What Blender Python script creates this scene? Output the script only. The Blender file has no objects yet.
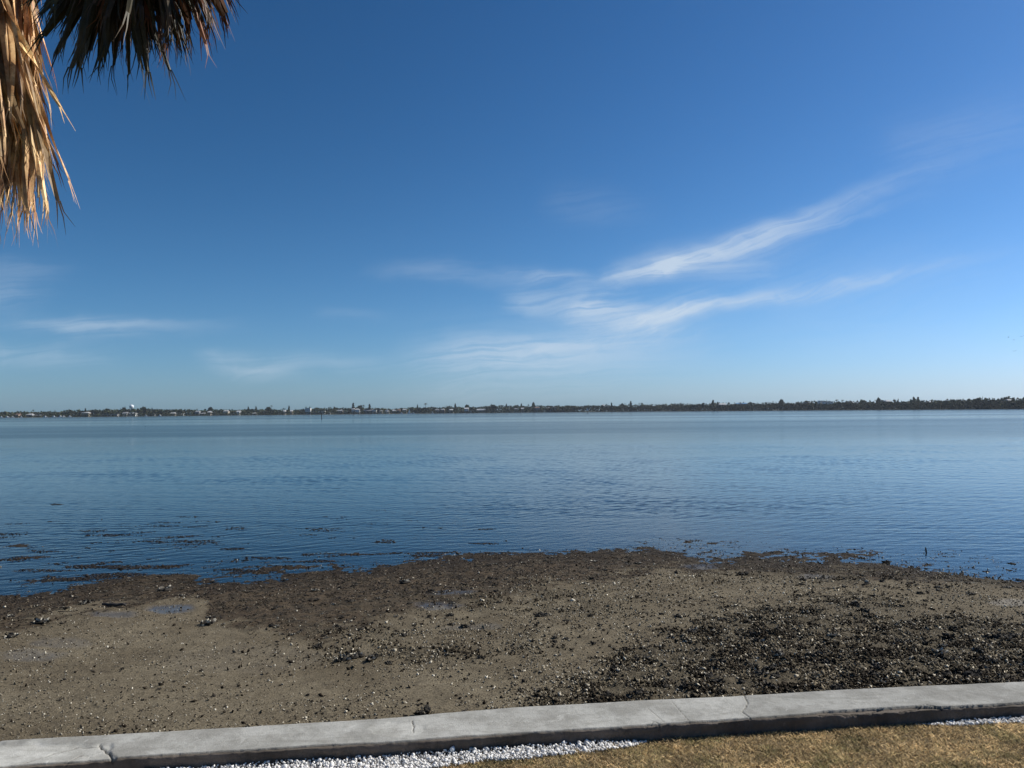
import bpy, math, random
import numpy as np
from mathutils import Vector, Matrix

rng = np.random.default_rng(7)
random.seed(7)
S = bpy.context.scene
C = S.collection
R = math.radians

# ------------------------------------------------------------------ camera
EYE = 2.75
cam_d = bpy.data.cameras.new('camera')
cam = bpy.data.objects.new('camera', cam_d)
C.objects.link(cam)
PITCH, ROLL = 2.03, -0.56
CM = Matrix.Rotation(R(90 + PITCH), 3, 'X') @ Matrix.Rotation(R(ROLL), 3, 'Z')
cam.matrix_world = Matrix.Translation((0, 0, EYE)) @ CM.to_4x4()
cam_d.sensor_width = 36
cam_d.lens = 27.0
cam_d.clip_start = 0.05
cam_d.clip_end = 20000
S.camera = cam
F = 768.0
CMn = np.array(CM)

def ray(px, py):
    px = np.asarray(px, float); py = np.asarray(py, float)
    v = np.stack([(px - 512) / F, -(py - 384) / F, -np.ones_like(px)], -1)
    return v @ CMn.T

def on_z(px, py, z):
    d = ray(px, py)
    t = (z - EYE) / d[..., 2]
    return d[..., 0] * t, d[..., 1] * t

def at_y(px, py, Y):
    d = ray(px, py)
    t = Y / d[..., 1]
    return np.array([d[..., 0] * t, d[..., 1] * t, EYE + d[..., 2] * t])

def project(x, y, z):
    v = np.stack([x, y, np.asarray(z) - EYE], -1) @ CMn
    return 512 - F * v[..., 0] / v[..., 2], 384 + F * v[..., 1] / v[..., 2]

# ------------------------------------------------------------------ noise
_T = rng.random((256, 256))
def vn(x, y):
    xi = np.floor(x).astype(int); yi = np.floor(y).astype(int)
    fx = x - xi; fy = y - yi
    fx = fx * fx * (3 - 2 * fx); fy = fy * fy * (3 - 2 * fy)
    a = _T[xi & 255, yi & 255]; b = _T[(xi + 1) & 255, yi & 255]
    c = _T[xi & 255, (yi + 1) & 255]; d = _T[(xi + 1) & 255, (yi + 1) & 255]
    return (a * (1 - fx) + b * fx) * (1 - fy) + (c * (1 - fx) + d * fx) * fy
def fbm(x, y, s, o=4, ox=0.0):
    x = np.asarray(x, float) / s + 31.7 + ox; y = np.asarray(y, float) / s + 17.3 + ox * 1.7
    r = 0; a = 1; t = 0
    for i in range(o):
        r = r + a * vn(x, y); t += a
        a *= .5; x = x * 2.03 + 5.1; y = y * 2.03 + 9.7
    return r / t - .5
def sst(a, b, x):
    t = np.clip((x - a) / (b - a), 0, 1)
    return t * t * (3 - 2 * t)

# ------------------------------------------------------------------ helpers
def tag(o, label=None, cat=None, group=None, kind=None):
    if label: o['label'] = label
    if cat: o['category'] = cat
    if group: o['group'] = group
    if kind: o['kind'] = kind
    return o
def link(name, me, mat=None, parent=None):
    o = bpy.data.objects.new(name, me)
    if mat is not None and me is not None and not me.materials: me.materials.append(mat)
    C.objects.link(o)
    if parent is not None: o.parent = parent
    return o
def mesh_np(name, V, P, col=None, smooth=False, extra=None):
    """V (n,3), P (m,k) all faces with k corners."""
    V = np.asarray(V, np.float32); P = np.asarray(P, np.int32)
    me = bpy.data.meshes.new(name)
    me.vertices.add(len(V)); me.vertices.foreach_set('co', V.ravel())
    k = P.shape[1]
    me.loops.add(P.size); me.loops.foreach_set('vertex_index', P.ravel())
    me.polygons.add(len(P))
    me.polygons.foreach_set('loop_start', np.arange(0, P.size, k, dtype=np.int32))
    me.polygons.foreach_set('loop_total', np.full(len(P), k, np.int32))
    if smooth: me.polygons.foreach_set('use_smooth', np.ones(len(P), bool))
    me.update(calc_edges=True)
    if col is not None:
        a = me.attributes.new('col', 'FLOAT_COLOR', 'POINT')
        c = np.ones((len(V), 4), np.float32); c[:, :3] = col
        a.data.foreach_set('color', c.ravel())
    for n, arr in (extra or {}).items():
        a = me.attributes.new(n, 'FLOAT', 'POINT')
        a.data.foreach_set('value', np.asarray(arr, np.float32))
    me.validate()
    return me
def empty(name, loc, **k):
    o = bpy.data.objects.new(name, None); C.objects.link(o); o.location = loc
    return tag(o, **k)
class MB:
    def __init__(s): s.v = []; s.f = []; s.c = []
    def add(s, v, f, c=None):
        b = len(s.v); s.v += [tuple(p) for p in v]; s.f += [tuple(i + b for i in q) for q in f]
        s.c += [c or (1, 1, 1)] * len(v)
    def box(s, x0, x1, y0, y1, z0, z1, c=None):
        s.add([(x0,y0,z0),(x1,y0,z0),(x1,y1,z0),(x0,y1,z0),(x0,y0,z1),(x1,y0,z1),(x1,y1,z1),(x0,y1,z1)],
              [(0,3,2,1),(4,5,6,7),(0,1,5,4),(1,2,6,5),(2,3,7,6),(3,0,4,7)], c)
    def tube(s, pts, rad, n=8, c=None, cap=True):
        b = len(s.v); pts = [Vector(p) for p in pts]
        for i, p in enumerate(pts):
            d = (pts[min(i+1, len(pts)-1)] - pts[max(i-1, 0)]).normalized()
            a = d.orthogonal().normalized() if i == 0 else (a - d * a.dot(d)).normalized()
            q = d.cross(a)
            r = rad[i] if isinstance(rad, (list, tuple)) else rad
            for k in range(n):
                t = 2 * math.pi * k / n
                s.v.append(tuple(p + a * (math.cos(t) * r) + q * (math.sin(t) * r))); s.c.append(c or (1,1,1))
        for i in range(len(pts) - 1):
            for k in range(n):
                k2 = (k + 1) % n
                s.f.append((b+i*n+k, b+i*n+k2, b+(i+1)*n+k2, b+(i+1)*n+k))
        if cap:
            s.f.append(tuple(b + k for k in range(n))[::-1]); s.f.append(tuple(b+(len(pts)-1)*n+k for k in range(n)))
    def build(s, name, mat, parent=None, smooth=False, col=False):
        me = bpy.data.meshes.new(name); me.from_pydata(s.v, [], s.f)
        if col:
            a = me.attributes.new('col', 'FLOAT_COLOR', 'POINT')
            a.data.foreach_set('color', np.array([(*c[:3], 1) for c in s.c], np.float32).ravel())
        if smooth: me.polygons.foreach_set('use_smooth', [True] * len(me.polygons))
        me.update()
        return link(name, me, mat, parent)

# ------------------------------------------------------------------ node DSL
class NT:
    def __init__(s, nt): s.nt = nt; s.n = nt.nodes; s.l = nt.links
    def node(s, t, **k):
        n = s.n.new(t)
        for a, b in k.items(): setattr(n, a, b)
        return n
    def put(s, sock, v):
        if isinstance(v, X): s.l.new(v.s, sock)
        elif isinstance(v, bpy.types.NodeSocket): s.l.new(v, sock)
        elif v is not None: sock.default_value = v
    def math(s, op, *a, clamp=False):
        n = s.node('ShaderNodeMath', operation=op, use_clamp=clamp)
        for i, v in enumerate(a): s.put(n.inputs[i], v)
        return X(s, n.outputs[0])
    def comb(s, x, y, z=0.0):
        n = s.node('ShaderNodeCombineXYZ')
        for i, v in enumerate((x, y, z)): s.put(n.inputs[i], v)
        return n.outputs[0]
    def sep(s, v):
        n = s.node('ShaderNodeSeparateXYZ'); s.put(n.inputs[0], v)
        return [X(s, o) for o in n.outputs]
    def noise(s, vec, scale=1., detail=3., rough=.5, dist=0., out=0, lac=2.):
        n = s.node('ShaderNodeTexNoise')
        s.put(n.inputs['Vector'], vec); s.put(n.inputs['Scale'], scale); s.put(n.inputs['Detail'], detail)
        s.put(n.inputs['Roughness'], rough); s.put(n.inputs['Distortion'], dist); s.put(n.inputs['Lacunarity'], lac)
        return X(s, n.outputs[out])
    def voro(s, vec, scale=1., feature='F1', out='Distance', rand=1.):
        n = s.node('ShaderNodeTexVoronoi', feature=feature)
        s.put(n.inputs['Vector'], vec); s.put(n.inputs['Scale'], scale); s.put(n.inputs['Randomness'], rand)
        return X(s, n.outputs[out])
    def ss(s, a, b, x):
        n = s.node('ShaderNodeMapRange', interpolation_type='SMOOTHSTEP')
        s.put(n.inputs[0], x); s.put(n.inputs[1], a); s.put(n.inputs[2], b)
        return X(s, n.outputs[0])
    def lin(s, x, a, b, c, d):
        n = s.node('ShaderNodeMapRange')
        for i, v in enumerate((x, a, b, c, d)): s.put(n.inputs[i], v)
        return X(s, n.outputs[0])
    def mix(s, f, a, b, mode='MIX'):
        n = s.node('ShaderNodeMix', data_type='RGBA', blend_type=mode)
        s.put(n.inputs[0], f)
        for i, v in ((6, a), (7, b)):
            s.put(n.inputs[i], (*v, 1) if isinstance(v, tuple) and len(v) == 3 else v)
        return X(s, n.outputs[2])
    def attr(s, name, out='Color'):
        n = s.node('ShaderNodeAttribute', attribute_name=name); return X(s, n.outputs[out])
    def obj(s): return s.node('ShaderNodeTexCoord').outputs['Object']
    def pos(s): return s.node('ShaderNodeNewGeometry').outputs['Position']
    def map(s, vec, scale=(1, 1, 1), rot=(0, 0, 0), loc=(0, 0, 0)):
        n = s.node('ShaderNodeMapping'); s.put(n.inputs[0], vec)
        n.inputs['Scale'].default_value = scale; n.inputs['Rotation'].default_value = rot; n.inputs['Location'].default_value = loc
        return n.outputs[0]
    def bump(s, h, dist, strength=1., normal=None):
        n = s.node('ShaderNodeBump'); s.put(n.inputs['Height'], h); n.inputs['Distance'].default_value = dist
        s.put(n.inputs['Strength'], strength)
        if normal is not None: s.put(n.inputs['Normal'], normal)
        return n.outputs[0]
class X:
    def __init__(s, t, sock): s.t = t; s.s = sock
    def __add__(s, o): return s.t.math('ADD', s, o)
    __radd__ = __add__
    def __mul__(s, o): return s.t.math('MULTIPLY', s, o)
    __rmul__ = __mul__
    def __sub__(s, o): return s.t.math('SUBTRACT', s, o)
    def __rsub__(s, o): return s.t.math('SUBTRACT', o, s)
    def __truediv__(s, o): return s.t.math('DIVIDE', s, o)
    def mx(s, o): return s.t.math('MAXIMUM', s, o)
    def mn(s, o): return s.t.math('MINIMUM', s, o)
    def pw(s, o): return s.t.math('POWER', s, o)

def mat(name, fn=None, base=(.5, .5, .5), rough=.8, spec=.3, metal=0.):
    m = bpy.data.materials.new(name); m.use_nodes = True
    nt = m.node_tree; b = nt.nodes['Principled BSDF']
    b.inputs['Base Color'].default_value = (*base, 1); b.inputs['Roughness'].default_value = rough
    b.inputs['Specular IOR Level'].default_value = spec; b.inputs['Metallic'].default_value = metal
    if fn: fn(NT(nt), b)
    return m

# ------------------------------------------------------------------ world
SUN_EL, SUN_AZ = 38.0, 66.0          # azimuth clockwise from the viewing direction (+Y)
w = bpy.data.worlds.new('World'); S.world = w; w.use_nodes = True
T = NT(w.node_tree); w.node_tree.nodes.clear()
sky = T.node('ShaderNodeTexSky', sky_type='NISHITA', sun_disc=False)
sky.sun_elevation = R(SUN_EL); sky.sun_rotation = R(SUN_AZ)
sky.air_density = 1.15; sky.dust_density = 0.35; sky.ozone_density = 2.6; sky.altitude = 0
d = T.node('ShaderNodeTexCoord').outputs['Generated']
dx, dy, dz = T.sep(d)
# deepen the clear winter blue the way the camera rendered it
sr, sg, sb = T.sep(sky.outputs[0])
hz = T.math('EXPONENT', T.math('MAXIMUM', dz, 0.) * -14.)
def dens(c, a, g): return (((c * .095).mx(0.)).pw(g) * a).mn(1.6)
sky_c = T.comb(dens(sr, .745, 1.70) * (hz * -.24 + 1.), dens(sg, .85, 1.43) * (hz * .09 + 1.), dens(sb, 1.13, 1.5) * (hz * 1.02 + 1.))
yy = dy.mx(0.04)
u = dx / yy; v = dz / yy
warp = T.noise(T.comb(u * 3.0, v * 7.0, 0.0), 1.6, 3., .55)
warp2 = T.noise(T.comb(u * 3.0, v * 7.0, 4.0), 6., 3., .6)
vw = v + (warp - .5) * .045 + (warp2 - .5) * .012
uw = u + (warp2 - .5) * .05
def fib(ang, fs, fn_, z):
    c, s_ = math.cos(ang), math.sin(ang)
    a = uw * c + vw * s_; b = vw * c - uw * s_
    return T.noise(T.comb(a * fs, b * fn_, z), 1., 5., .62, .6)
fibA = fib(R(19), 4.2, 105., 1.)
fibB = fib(R(4), 3.6, 110., 7.)
puff = T.noise(T.comb(uw * 22., vw * 34., 2.), 1., 5., .65, .8)
fibA = fibA * .72 + puff * .28
fibB = fibB * .74 + puff * .26
# x0,y0,x1,y1 in degrees-like photo units, width, strength, fibre, end fade
WISPS = [
 (600, 286, 990, 156, 8, .60, 0, 1.4), (690, 262, 960, 190, 5, .28, 0, 1.3), (606, 283, 720, 240, 11, .40, 0, 1.), (640, 276, 700, 256, 9, .30, 1, 1.), (640, 270, 800, 267, 10, .34, 1, 1.),
 (700, 262, 860, 214, 16, .20, 0, 1.3), (590, 332, 1040, 246, 6, .55, 0, 1.3), (480, 352, 760, 326, 8, .22, 0, 1.), (500, 296, 680, 318, 12, .36, 1, 1.), (560, 306, 690, 330, 15, .34, 1, 1.), (640, 334, 720, 296, 12, .34, 0, 1.),
 (410, 357, 720, 350, 17, .34, 1, 1.), (400, 378, 780, 344, 34, .20, 1, 1.), (370, 270, 640, 281, 7, .16, 1, 1.), (520, 276, 620, 286, 5, .16, 1, 1.),
 (-10, 320, 260, 326, 7, .26, 1, 1.), (50, 330, 170, 334, 9, .22, 1, 1.), (-40, 352, 135, 364, 10, .24, 1, 1.),
 (195, 358, 320, 372, 9, .26, 1, 1.), (230, 372, 310, 366, 7, .16, 0, 1.), (270, 358, 420, 361, 7, .16, 1, 1.), (-60, 298, 60, 288, 13, .22, 1, 1.),
 (-30, 268, 90, 272, 9, .12, 1, 1.), (880, 165, 1100, 90, 30, .10, 0, 1.), (540, 200, 670, 216, 14, .07, 1, 1.),
 (310, 318, 400, 318, 5, .08, 1, 1.), (700, 305, 1100, 258, 30, .10, 0, 1.), (760, 345, 1060, 330, 22, .06, 1, 1.),
]
cov = None
for (x0, y0, x1, y1, wd, al, fi, fade) in WISPS:
    A = ray(x0, y0); B = ray(x1, y1)
    a = np.array([A[0]/A[1], A[2]/A[1]]); b = np.array([B[0]/B[1], B[2]/B[1]])
    L = float(np.hypot(*(b-a))); e = (b - a) / L; wv = wd / F
    pu = uw - float(a[0]); pv = vw - float(a[1])
    t = (pu * float(e[0]) + pv * float(e[1])) * (1 / L)
    q = (pv * float(e[0]) - pu * float(e[1])) * (1 / wv)
    m1 = T.ss(-.08, .22, t) * T.ss(1.05, max(.02, 1 - fade * .6), t)
    g = T.math('EXPONENT', q * q * -.8)
    fb = T.ss(.32, .60, fibA if fi == 0 else fibB)
    c = m1 * g * (al * .98) * (fb * .74 + .24)
    cov = c if cov is None else cov + c
cov = T.math('MINIMUM', cov, .8)
front = T.ss(.03, .12, dy)
cov = cov * front
cloudc = T.mix(cov, sky_c, (.62, .72, .83))
bg = T.node('ShaderNodeBackground'); T.put(bg.inputs[0], cloudc); bg.inputs[1].default_value = 0.84
wo = T.node('ShaderNodeOutputWorld'); T.l.new(bg.outputs[0], wo.inputs[0])

sun_d = bpy.data.lights.new('sun', 'SUN'); sun_d.energy = 5.0; sun_d.angle = R(.53); sun_d.color = (1, .95, .87)
sun = link('sun', sun_d)
sv = Vector((math.sin(R(SUN_AZ)) * math.cos(R(SUN_EL)), math.cos(R(SUN_AZ)) * math.cos(R(SUN_EL)), math.sin(R(SUN_EL))))
sun.rotation_euler = sv.to_track_quat('Z', 'Y').to_euler(); sun.location = (20, 10, 30)

# ------------------------------------------------------------------ materials
def f_concrete(T, b):
    p = T.pos(); c = T.attr('col')
    n1 = T.noise(p, 2.2, 7., .68); n2 = T.noise(p, 12., 7., .72); n3 = T.noise(p, 110., 4., .7)
    k = T.mix(T.ss(.36, .64, n1), (.68, .67, .64), (1.14, 1.14, 1.12))
    k = T.mix(T.ss(.48, .68, n2) * .6, k, (.62, .61, .57))
    k = T.mix(T.ss(.62, .74, T.noise(T.map(p, (3., 14., 3.)), 1., 5., .7)) * .55, k, (1.3, 1.3, 1.26))
    spk = T.ss(.16, .06, T.voro(p, 30.)) * T.ss(.48, .6, T.noise(p, 5., 2.))
    k = T.mix(spk * .7, k, (.35, .33, .3))
    k = T.mix(T.ss(.4, .7, n3) * .35, k, (.6, .59, .56))
    st1 = T.noise(T.map(p, (1., 5., 5.), (0, 0, R(9))), 1.6, 6., .7, 1.2)
    k = T.mix(T.ss(.50, .66, st1) * .45, k, (.60, .585, .54))
    k = T.mix(T.ss(.60, .68, T.noise(p, 4.5, 6., .75, .8)) * .6, k, (1.3, 1.3, 1.28))
    ag = T.voro(p, 75., 'F1', 'Color'); k = T.mix(T.ss(.25, .1, T.voro(p, 75.)) * T.ss(.5, .62, n2) * .7, k, T.mix(.5, ag, (.5, .48, .44)))
    k = T.mix(1., k, c, 'MULTIPLY')
    T.put(b.inputs['Base Color'], k); b.inputs['Roughness'].default_value = .92
    T.put(b.inputs['Normal'], T.bump(n2 * .8 + n3 * .7, .006))
M_conc = mat('weathered_concrete', f_concrete)

def f_beach(T, b):
    p = T.pos(); weed = T.attr('weed', 'Fac'); rub = T.attr('rub', 'Fac'); wet = T.attr('wet', 'Fac'); deep = T.attr('deep', 'Fac')
    n1 = T.noise(p, .9, 5., .6); n2 = T.noise(p, 7., 6., .68); n3 = T.noise(p, 45., 5., .7); n4 = T.noise(p, 160., 3., .65)
    c = T.mix(T.ss(.35, .65, n1), (.150, .124, .084), (.205, .174, .121))
    c = T.mix(T.ss(.45, .7, n2) * .5, c, (.07, .056, .04))
    n5 = T.noise(p, 62., 3., .75)
    c = T.mix(T.ss(.40, .58, n5), T.mix(1., c, (.66, .65, .63), 'MULTIPLY'), T.mix(1., c, (1.22, 1.2, 1.16), 'MULTIPLY'))
    c = T.mix(T.ss(.54, .68, n3) * .7, c, (.042, .034, .025))
    c = T.mix(T.ss(.58, .72, n4) * .6, c, (.24, .215, .165))
    sh = T.voro(p, 34.)
    shm = T.ss(.20, .08, sh) * T.ss(.5, .66, T.noise(p, 3.2, 4., .7, 0., 0))
    c = T.mix(shm * .8, c, (.40, .37, .30))
    wc = T.mix(T.ss(.4, .62, n2), (.011, .008, .005), (.052, .029, .015))
    wc = T.mix(T.ss(.54, .68, n3) * .7, wc, (.085, .055, .032))
    wc = T.mix(T.ss(.58, .7, n4) * .35, wc, (.14, .11, .075))
    c = T.mix(T.math('MINIMUM', weed * 1.05, T.lin(n2 * .6 + n3 * .4, .38, .60, .98, .45)), c, wc)
    rc = T.mix(T.ss(.42, .6, n3), (.022, .019, .014), (.13, .11, .075))
    c = T.mix(T.math('MINIMUM', rub * 1.1, T.lin(n2, .35, .65, .95, .25)), c, rc)
    c = T.mix(wet * .6, c, (.05, .05, .05))
    dc = T.mix(T.ss(.4, .6, T.noise(p, .35, 5., .65)), (.012, .016, .02), (.035, .04, .042))
    c = T.mix(T.attr('damp', 'Fac') * .62, c, (.012, .009, .007))
    c = T.mix(deep, c, dc)
    T.put(b.inputs['Base Color'], c)
    T.put(b.inputs['Roughness'], T.math('MAXIMUM', .9 - weed * .15 - wet * .62, .2))
    T.put(b.inputs['Specular IOR Level'], wet * .4 + .08)
    T.put(b.inputs['Normal'], T.bump(n3 * .7 + n4 * .5 + n2 * .3, .022, T.math('SUBTRACT', 1., wet * .85)))
M_beach = mat('muddy_tidal_sand', f_beach)

def f_water(T, b):
    nt = T.nt; p = T.pos(); x, y, z = T.sep(p)
    # ripples travel roughly along a diagonal; slicks are long and thin
    sl = T.noise(T.map(p, (.0010, .0080, 0.), loc=(3.3, 1.2, 0)), 1., 4., .55, .4)
    sl2 = T.noise(T.map(p, (.006, .040, 0.), loc=(.3, 5.2, 0)), 1., 3., .55, .5)
    calm = T.ss(.44, .56, sl) * .7 + T.ss(.4, .62, sl2) * .3
    shore = T.ss(13., 22., y)
    r1 = T.noise(T.map(p, (5.5, 7.0, 1.), (0, 0, R(-28))), 1., 3., .55, .3)
    r2 = T.noise(T.map(p, (1.9, 3.4, 1.), (0, 0, R(30))), 1., 4., .6, .3)
    r3 = T.noise(T.map(p, (.35, .8, 1.), (0, 0, R(-10))), 1., 3., .5)
    h = r1 * .42 + r2 * .75 + r3 * .6
    nrm = T.bump(r1, .03, T.lin(y, 40., 80., .25, .5))
    far = T.ss(28., 95., y)
    ro = .05 + far * (.03 + calm * .06)
    gl = T.node('ShaderNodeBsdfGlossy'); T.put(gl.inputs['Roughness'], ro); T.put(gl.inputs['Normal'], nrm)
    gl.inputs['Color'].default_value = (1., .975, .93, 1)
    tr = T.node('ShaderNodeBsdfTransparent'); tr.inputs['Color'].default_value = (.66, .74, .76, 1)
    di = T.node('ShaderNodeBsdfDiffuse'); di.inputs['Color'].default_value = (.020, .050, .075, 1)
    m0 = T.node('ShaderNodeMixShader')
    T.put(m0.inputs[0], T.ss(14., 40., y) * .7 + .06); T.l.new(tr.outputs[0], m0.inputs[1]); T.l.new(di.outputs[0], m0.inputs[2])
    fr = T.node('ShaderNodeFresnel'); fr.inputs['IOR'].default_value = 1.38; T.put(fr.inputs['Normal'], nrm)
    m1 = T.node('ShaderNodeMixShader')
    T.put(m1.inputs[0], X(T, fr.outputs[0]) * (1. - far * calm * .38 - T.ss(330., 620., y) * .16 - far * .06)); T.l.new(m0.outputs[0], m1.inputs[1]); T.l.new(gl.outputs[0], m1.inputs[2])
    out = [n for n in nt.nodes if n.type == 'OUTPUT_MATERIAL'][0]
    T.l.new(m1.outputs[0], out.inputs[0])
    nt.nodes.remove(b)
M_water = mat('bay_water', f_water)

def f_col(rough, spec, amt, scale, bump_d=0.):
    def f(T, b):
        p = T.pos(); n = T.noise(p, scale, 3., .6)
        c = T.mix(1., T.attr('col'), T.mix(T.ss(.3, .7, n), (1 - amt,) * 3, (1 + amt,) * 3), 'MULTIPLY')
        T.put(b.inputs['Base Color'], c); b.inputs['Roughness'].default_value = rough; b.inputs['Specular IOR Level'].default_value = spec
        if bump_d: T.put(b.inputs['Normal'], T.bump(n, bump_d))
    return f
M_bits = mat('shell_and_stone', f_col(.9, .12, .35, 90.))
M_clump = mat('oyster_shell', f_col(.85, .15, .45, 70., .004))
M_pebble = mat('white_marble_pebble', f_col(.6, .3, .12, 60.))
M_weed = mat('dark_seaweed', f_col(.75, .2, .3, 60.))
def f_grass(T, b):
    p = T.pos(); k = T.mix(1., T.attr('col'), T.mix(T.ss(.3, .7, T.noise(p, 3., 3.)), (.75,) * 3, (1.2,) * 3), 'MULTIPLY')
    T.put(b.inputs['Base Color'], k); b.inputs['Roughness'].default_value = .7
    tl = T.node('ShaderNodeBsdfTranslucent'); T.put(tl.inputs[0], k); ms = T.node('ShaderNodeMixShader'); ms.inputs[0].default_value = .4
    out = [q for q in T.nt.nodes if q.type == 'OUTPUT_MATERIAL'][0]
    T.l.new(b.outputs[0], ms.inputs[1]); T.l.new(tl.outputs[0], ms.inputs[2]); T.l.new(ms.outputs[0], out.inputs[0])
M_grass = mat('dormant_grass', f_grass)
M_leaf = mat('far_foliage', f_col(.9, .1, .25, .25))
def f_lawn(T, b):
    p = T.pos(); n = T.noise(p, 5., 5., .65); n2 = T.noise(p, 60., 4., .7)
    c = T.mix(T.ss(.35, .65, n), (.20, .155, .09), (.27, .215, .13))
    c = T.mix(T.ss(.4, .7, n2) * .6, c, (.10, .08, .045))
    T.put(b.inputs['Base Color'], c); b.inputs['Roughness'].default_value = .95
    T.put(b.inputs['Normal'], T.bump(n2, .02))
M_lawn = mat('thatch_and_soil', f_lawn)
def f_land(T, b):
    p = T.pos(); n = T.noise(p, .03, 5., .6)
    T.put(b.inputs['Base Color'], T.mix(T.ss(.4, .6, n), (.035, .042, .02), (.07, .07, .04))); b.inputs['Roughness'].default_value = .95
M_land = mat('far_land', f_land)
def frond_mat(name, ca, cb, cc, transl):
    def f(T, b):
        p = T.pos(); c = T.attr('col')
        n = T.noise(p, 9., 4., .6); n2 = T.noise(p, 70., 3., .6)
        k = T.mix(T.ss(.35, .65, n), ca, cb); k = T.mix(T.ss(.5, .7, n2) * .5, k, cc)
        k = T.mix(1., k, c, 'MULTIPLY')
        T.put(b.inputs['Base Color'], k); b.inputs['Roughness'].default_value = .6; b.inputs['Specular IOR Level'].default_value = .35
        if transl:
            tl = T.node('ShaderNodeBsdfTranslucent'); T.put(tl.inputs[0], k)
            ms = T.node('ShaderNodeMixShader'); ms.inputs[0].default_value = transl
            out = [q for q in T.nt.nodes if q.type == 'OUTPUT_MATERIAL'][0]
            T.l.new(b.outputs[0], ms.inputs[1]); T.l.new(tl.outputs[0], ms.inputs[2]); T.l.new(ms.outputs[0], out.inputs[0])
    return mat(name, f)
M_dead = frond_mat('dead_palm_leaf', (.32, .165, .07), (.62, .41, .21), (.10, .045, .02), .04)
M_shaded = frond_mat('withering_palm_leaf_shaded', (.045, .040, .020), (.13, .080, .042), (.02, .016, .01), .07)  # withered leaf, its colour darkened to stand for shade under the crown
M_green = frond_mat('green_palm_leaf', (.035, .065, .022), (.055, .085, .03), (.03, .04, .015), .08)
def f_bark(T, b):
    p = T.pos(); n = T.noise(T.map(p, (6., 6., 22.)), 1., 5., .65)
    T.put(b.inputs['Base Color'], T.mix(T.ss(.35, .65, n), (.07, .05, .035), (.2, .17, .13)))
    T.put(b.inputs['Normal'], T.bump(n, .03)); b.inputs['Roughness'].default_value = .9
M_bark = mat('palm_bark', f_bark)
def f_paint(c, rough=.6):
    def f(T, b):
        n = T.noise(T.pos(), .4, 4., .6)
        T.put(b.inputs['Base Color'], T.mix(T.ss(.3, .7, n), tuple(k * .85 for k in c), c)); b.inputs['Roughness'].default_value = rough
    return f
PM = {}
def paint(name, c, rough=.6):
    if name not in PM: PM[name] = mat(name, f_paint(c, rough))
    return PM[name]
M_white = paint('white_wall_paint', (.62, .62, .60)); M_cream = paint('cream_stucco', (.42, .37, .30)); M_greyw = paint('grey_siding', (.24, .25, .26))
M_tan = paint('tan_stucco', (.42, .33, .25)); M_rwhite = paint('white_roof', (.50, .51, .51)); M_rgrey = paint('grey_roof', (.30, .30, .31))
M_rbrown = paint('brown_tile_roof', (.22, .14, .10)); M_rblue = paint('blue_metal_roof', (.10, .24, .42)); M_glass = paint('dark_window', (.03, .04, .05), .2)
M_wood = paint('dark_weathered_wood', (.05, .045, .04), .9); M_tower = paint('water_tower_white', (.80, .84, .86))
M_trunkf = paint('far_tree_bark', (.08, .065, .05), .9); M_sign = paint('marker_white', (.8, .8, .8)); M_hull = paint('white_hull', (.8, .8, .8), .3)

# ------------------------------------------------------------------ seawall lines
CAPZ, LAWNZ = 0.45, 0.335
fe = np.array([(-260, 757), (0, 740.5), (100, 735.5), (200, 729.5), (300, 723.5), (384, 719), (430, 714), (480, 709.8), (530, 706.2), (600, 703), (664, 699.5), (700, 698), (744, 696), (800, 692), (900, 687), (1024, 681.5), (1200, 674)], float)
ne = np.array([(-260, 783), (0, 765.5), (110, 758), (200, 752.8), (300, 746.7), (384, 742), (440, 738), (526, 732.2), (600, 728), (664, 723), (700, 721.5), (760, 717), (850, 712), (960, 706), (1024, 702.5), (1200, 693)], float)
fX, fY = on_z(fe[:, 0], fe[:, 1], CAPZ); nX, nY = on_z(ne[:, 0], ne[:, 1], CAPZ)
def ext(x, X_, Y_):
    x = np.asarray(x, float)
    y = np.interp(x, X_, Y_)
    sl = .155
    y = np.where(x < X_[0], Y_[0] + (x - X_[0]) * sl, y)
    return np.where(x > X_[-1], Y_[-1] + (x - X_[-1]) * sl, y)
def smooth_line(X_, Y_):
    xs = np.linspace(X_[0], X_[-1], 240); ys = np.interp(xs, X_, Y_)
    k = np.ones(13) / 13; yp = np.pad(ys, 6, mode='reflect', reflect_type='odd')
    return xs, np.convolve(yp, k, 'valid')
fX, fY = smooth_line(fX, fY); nX, nY = smooth_line(nX, nY)
yf = lambda x: ext(x, fX, fY)
yn = lambda x: ext(x, nX, nY)

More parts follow.
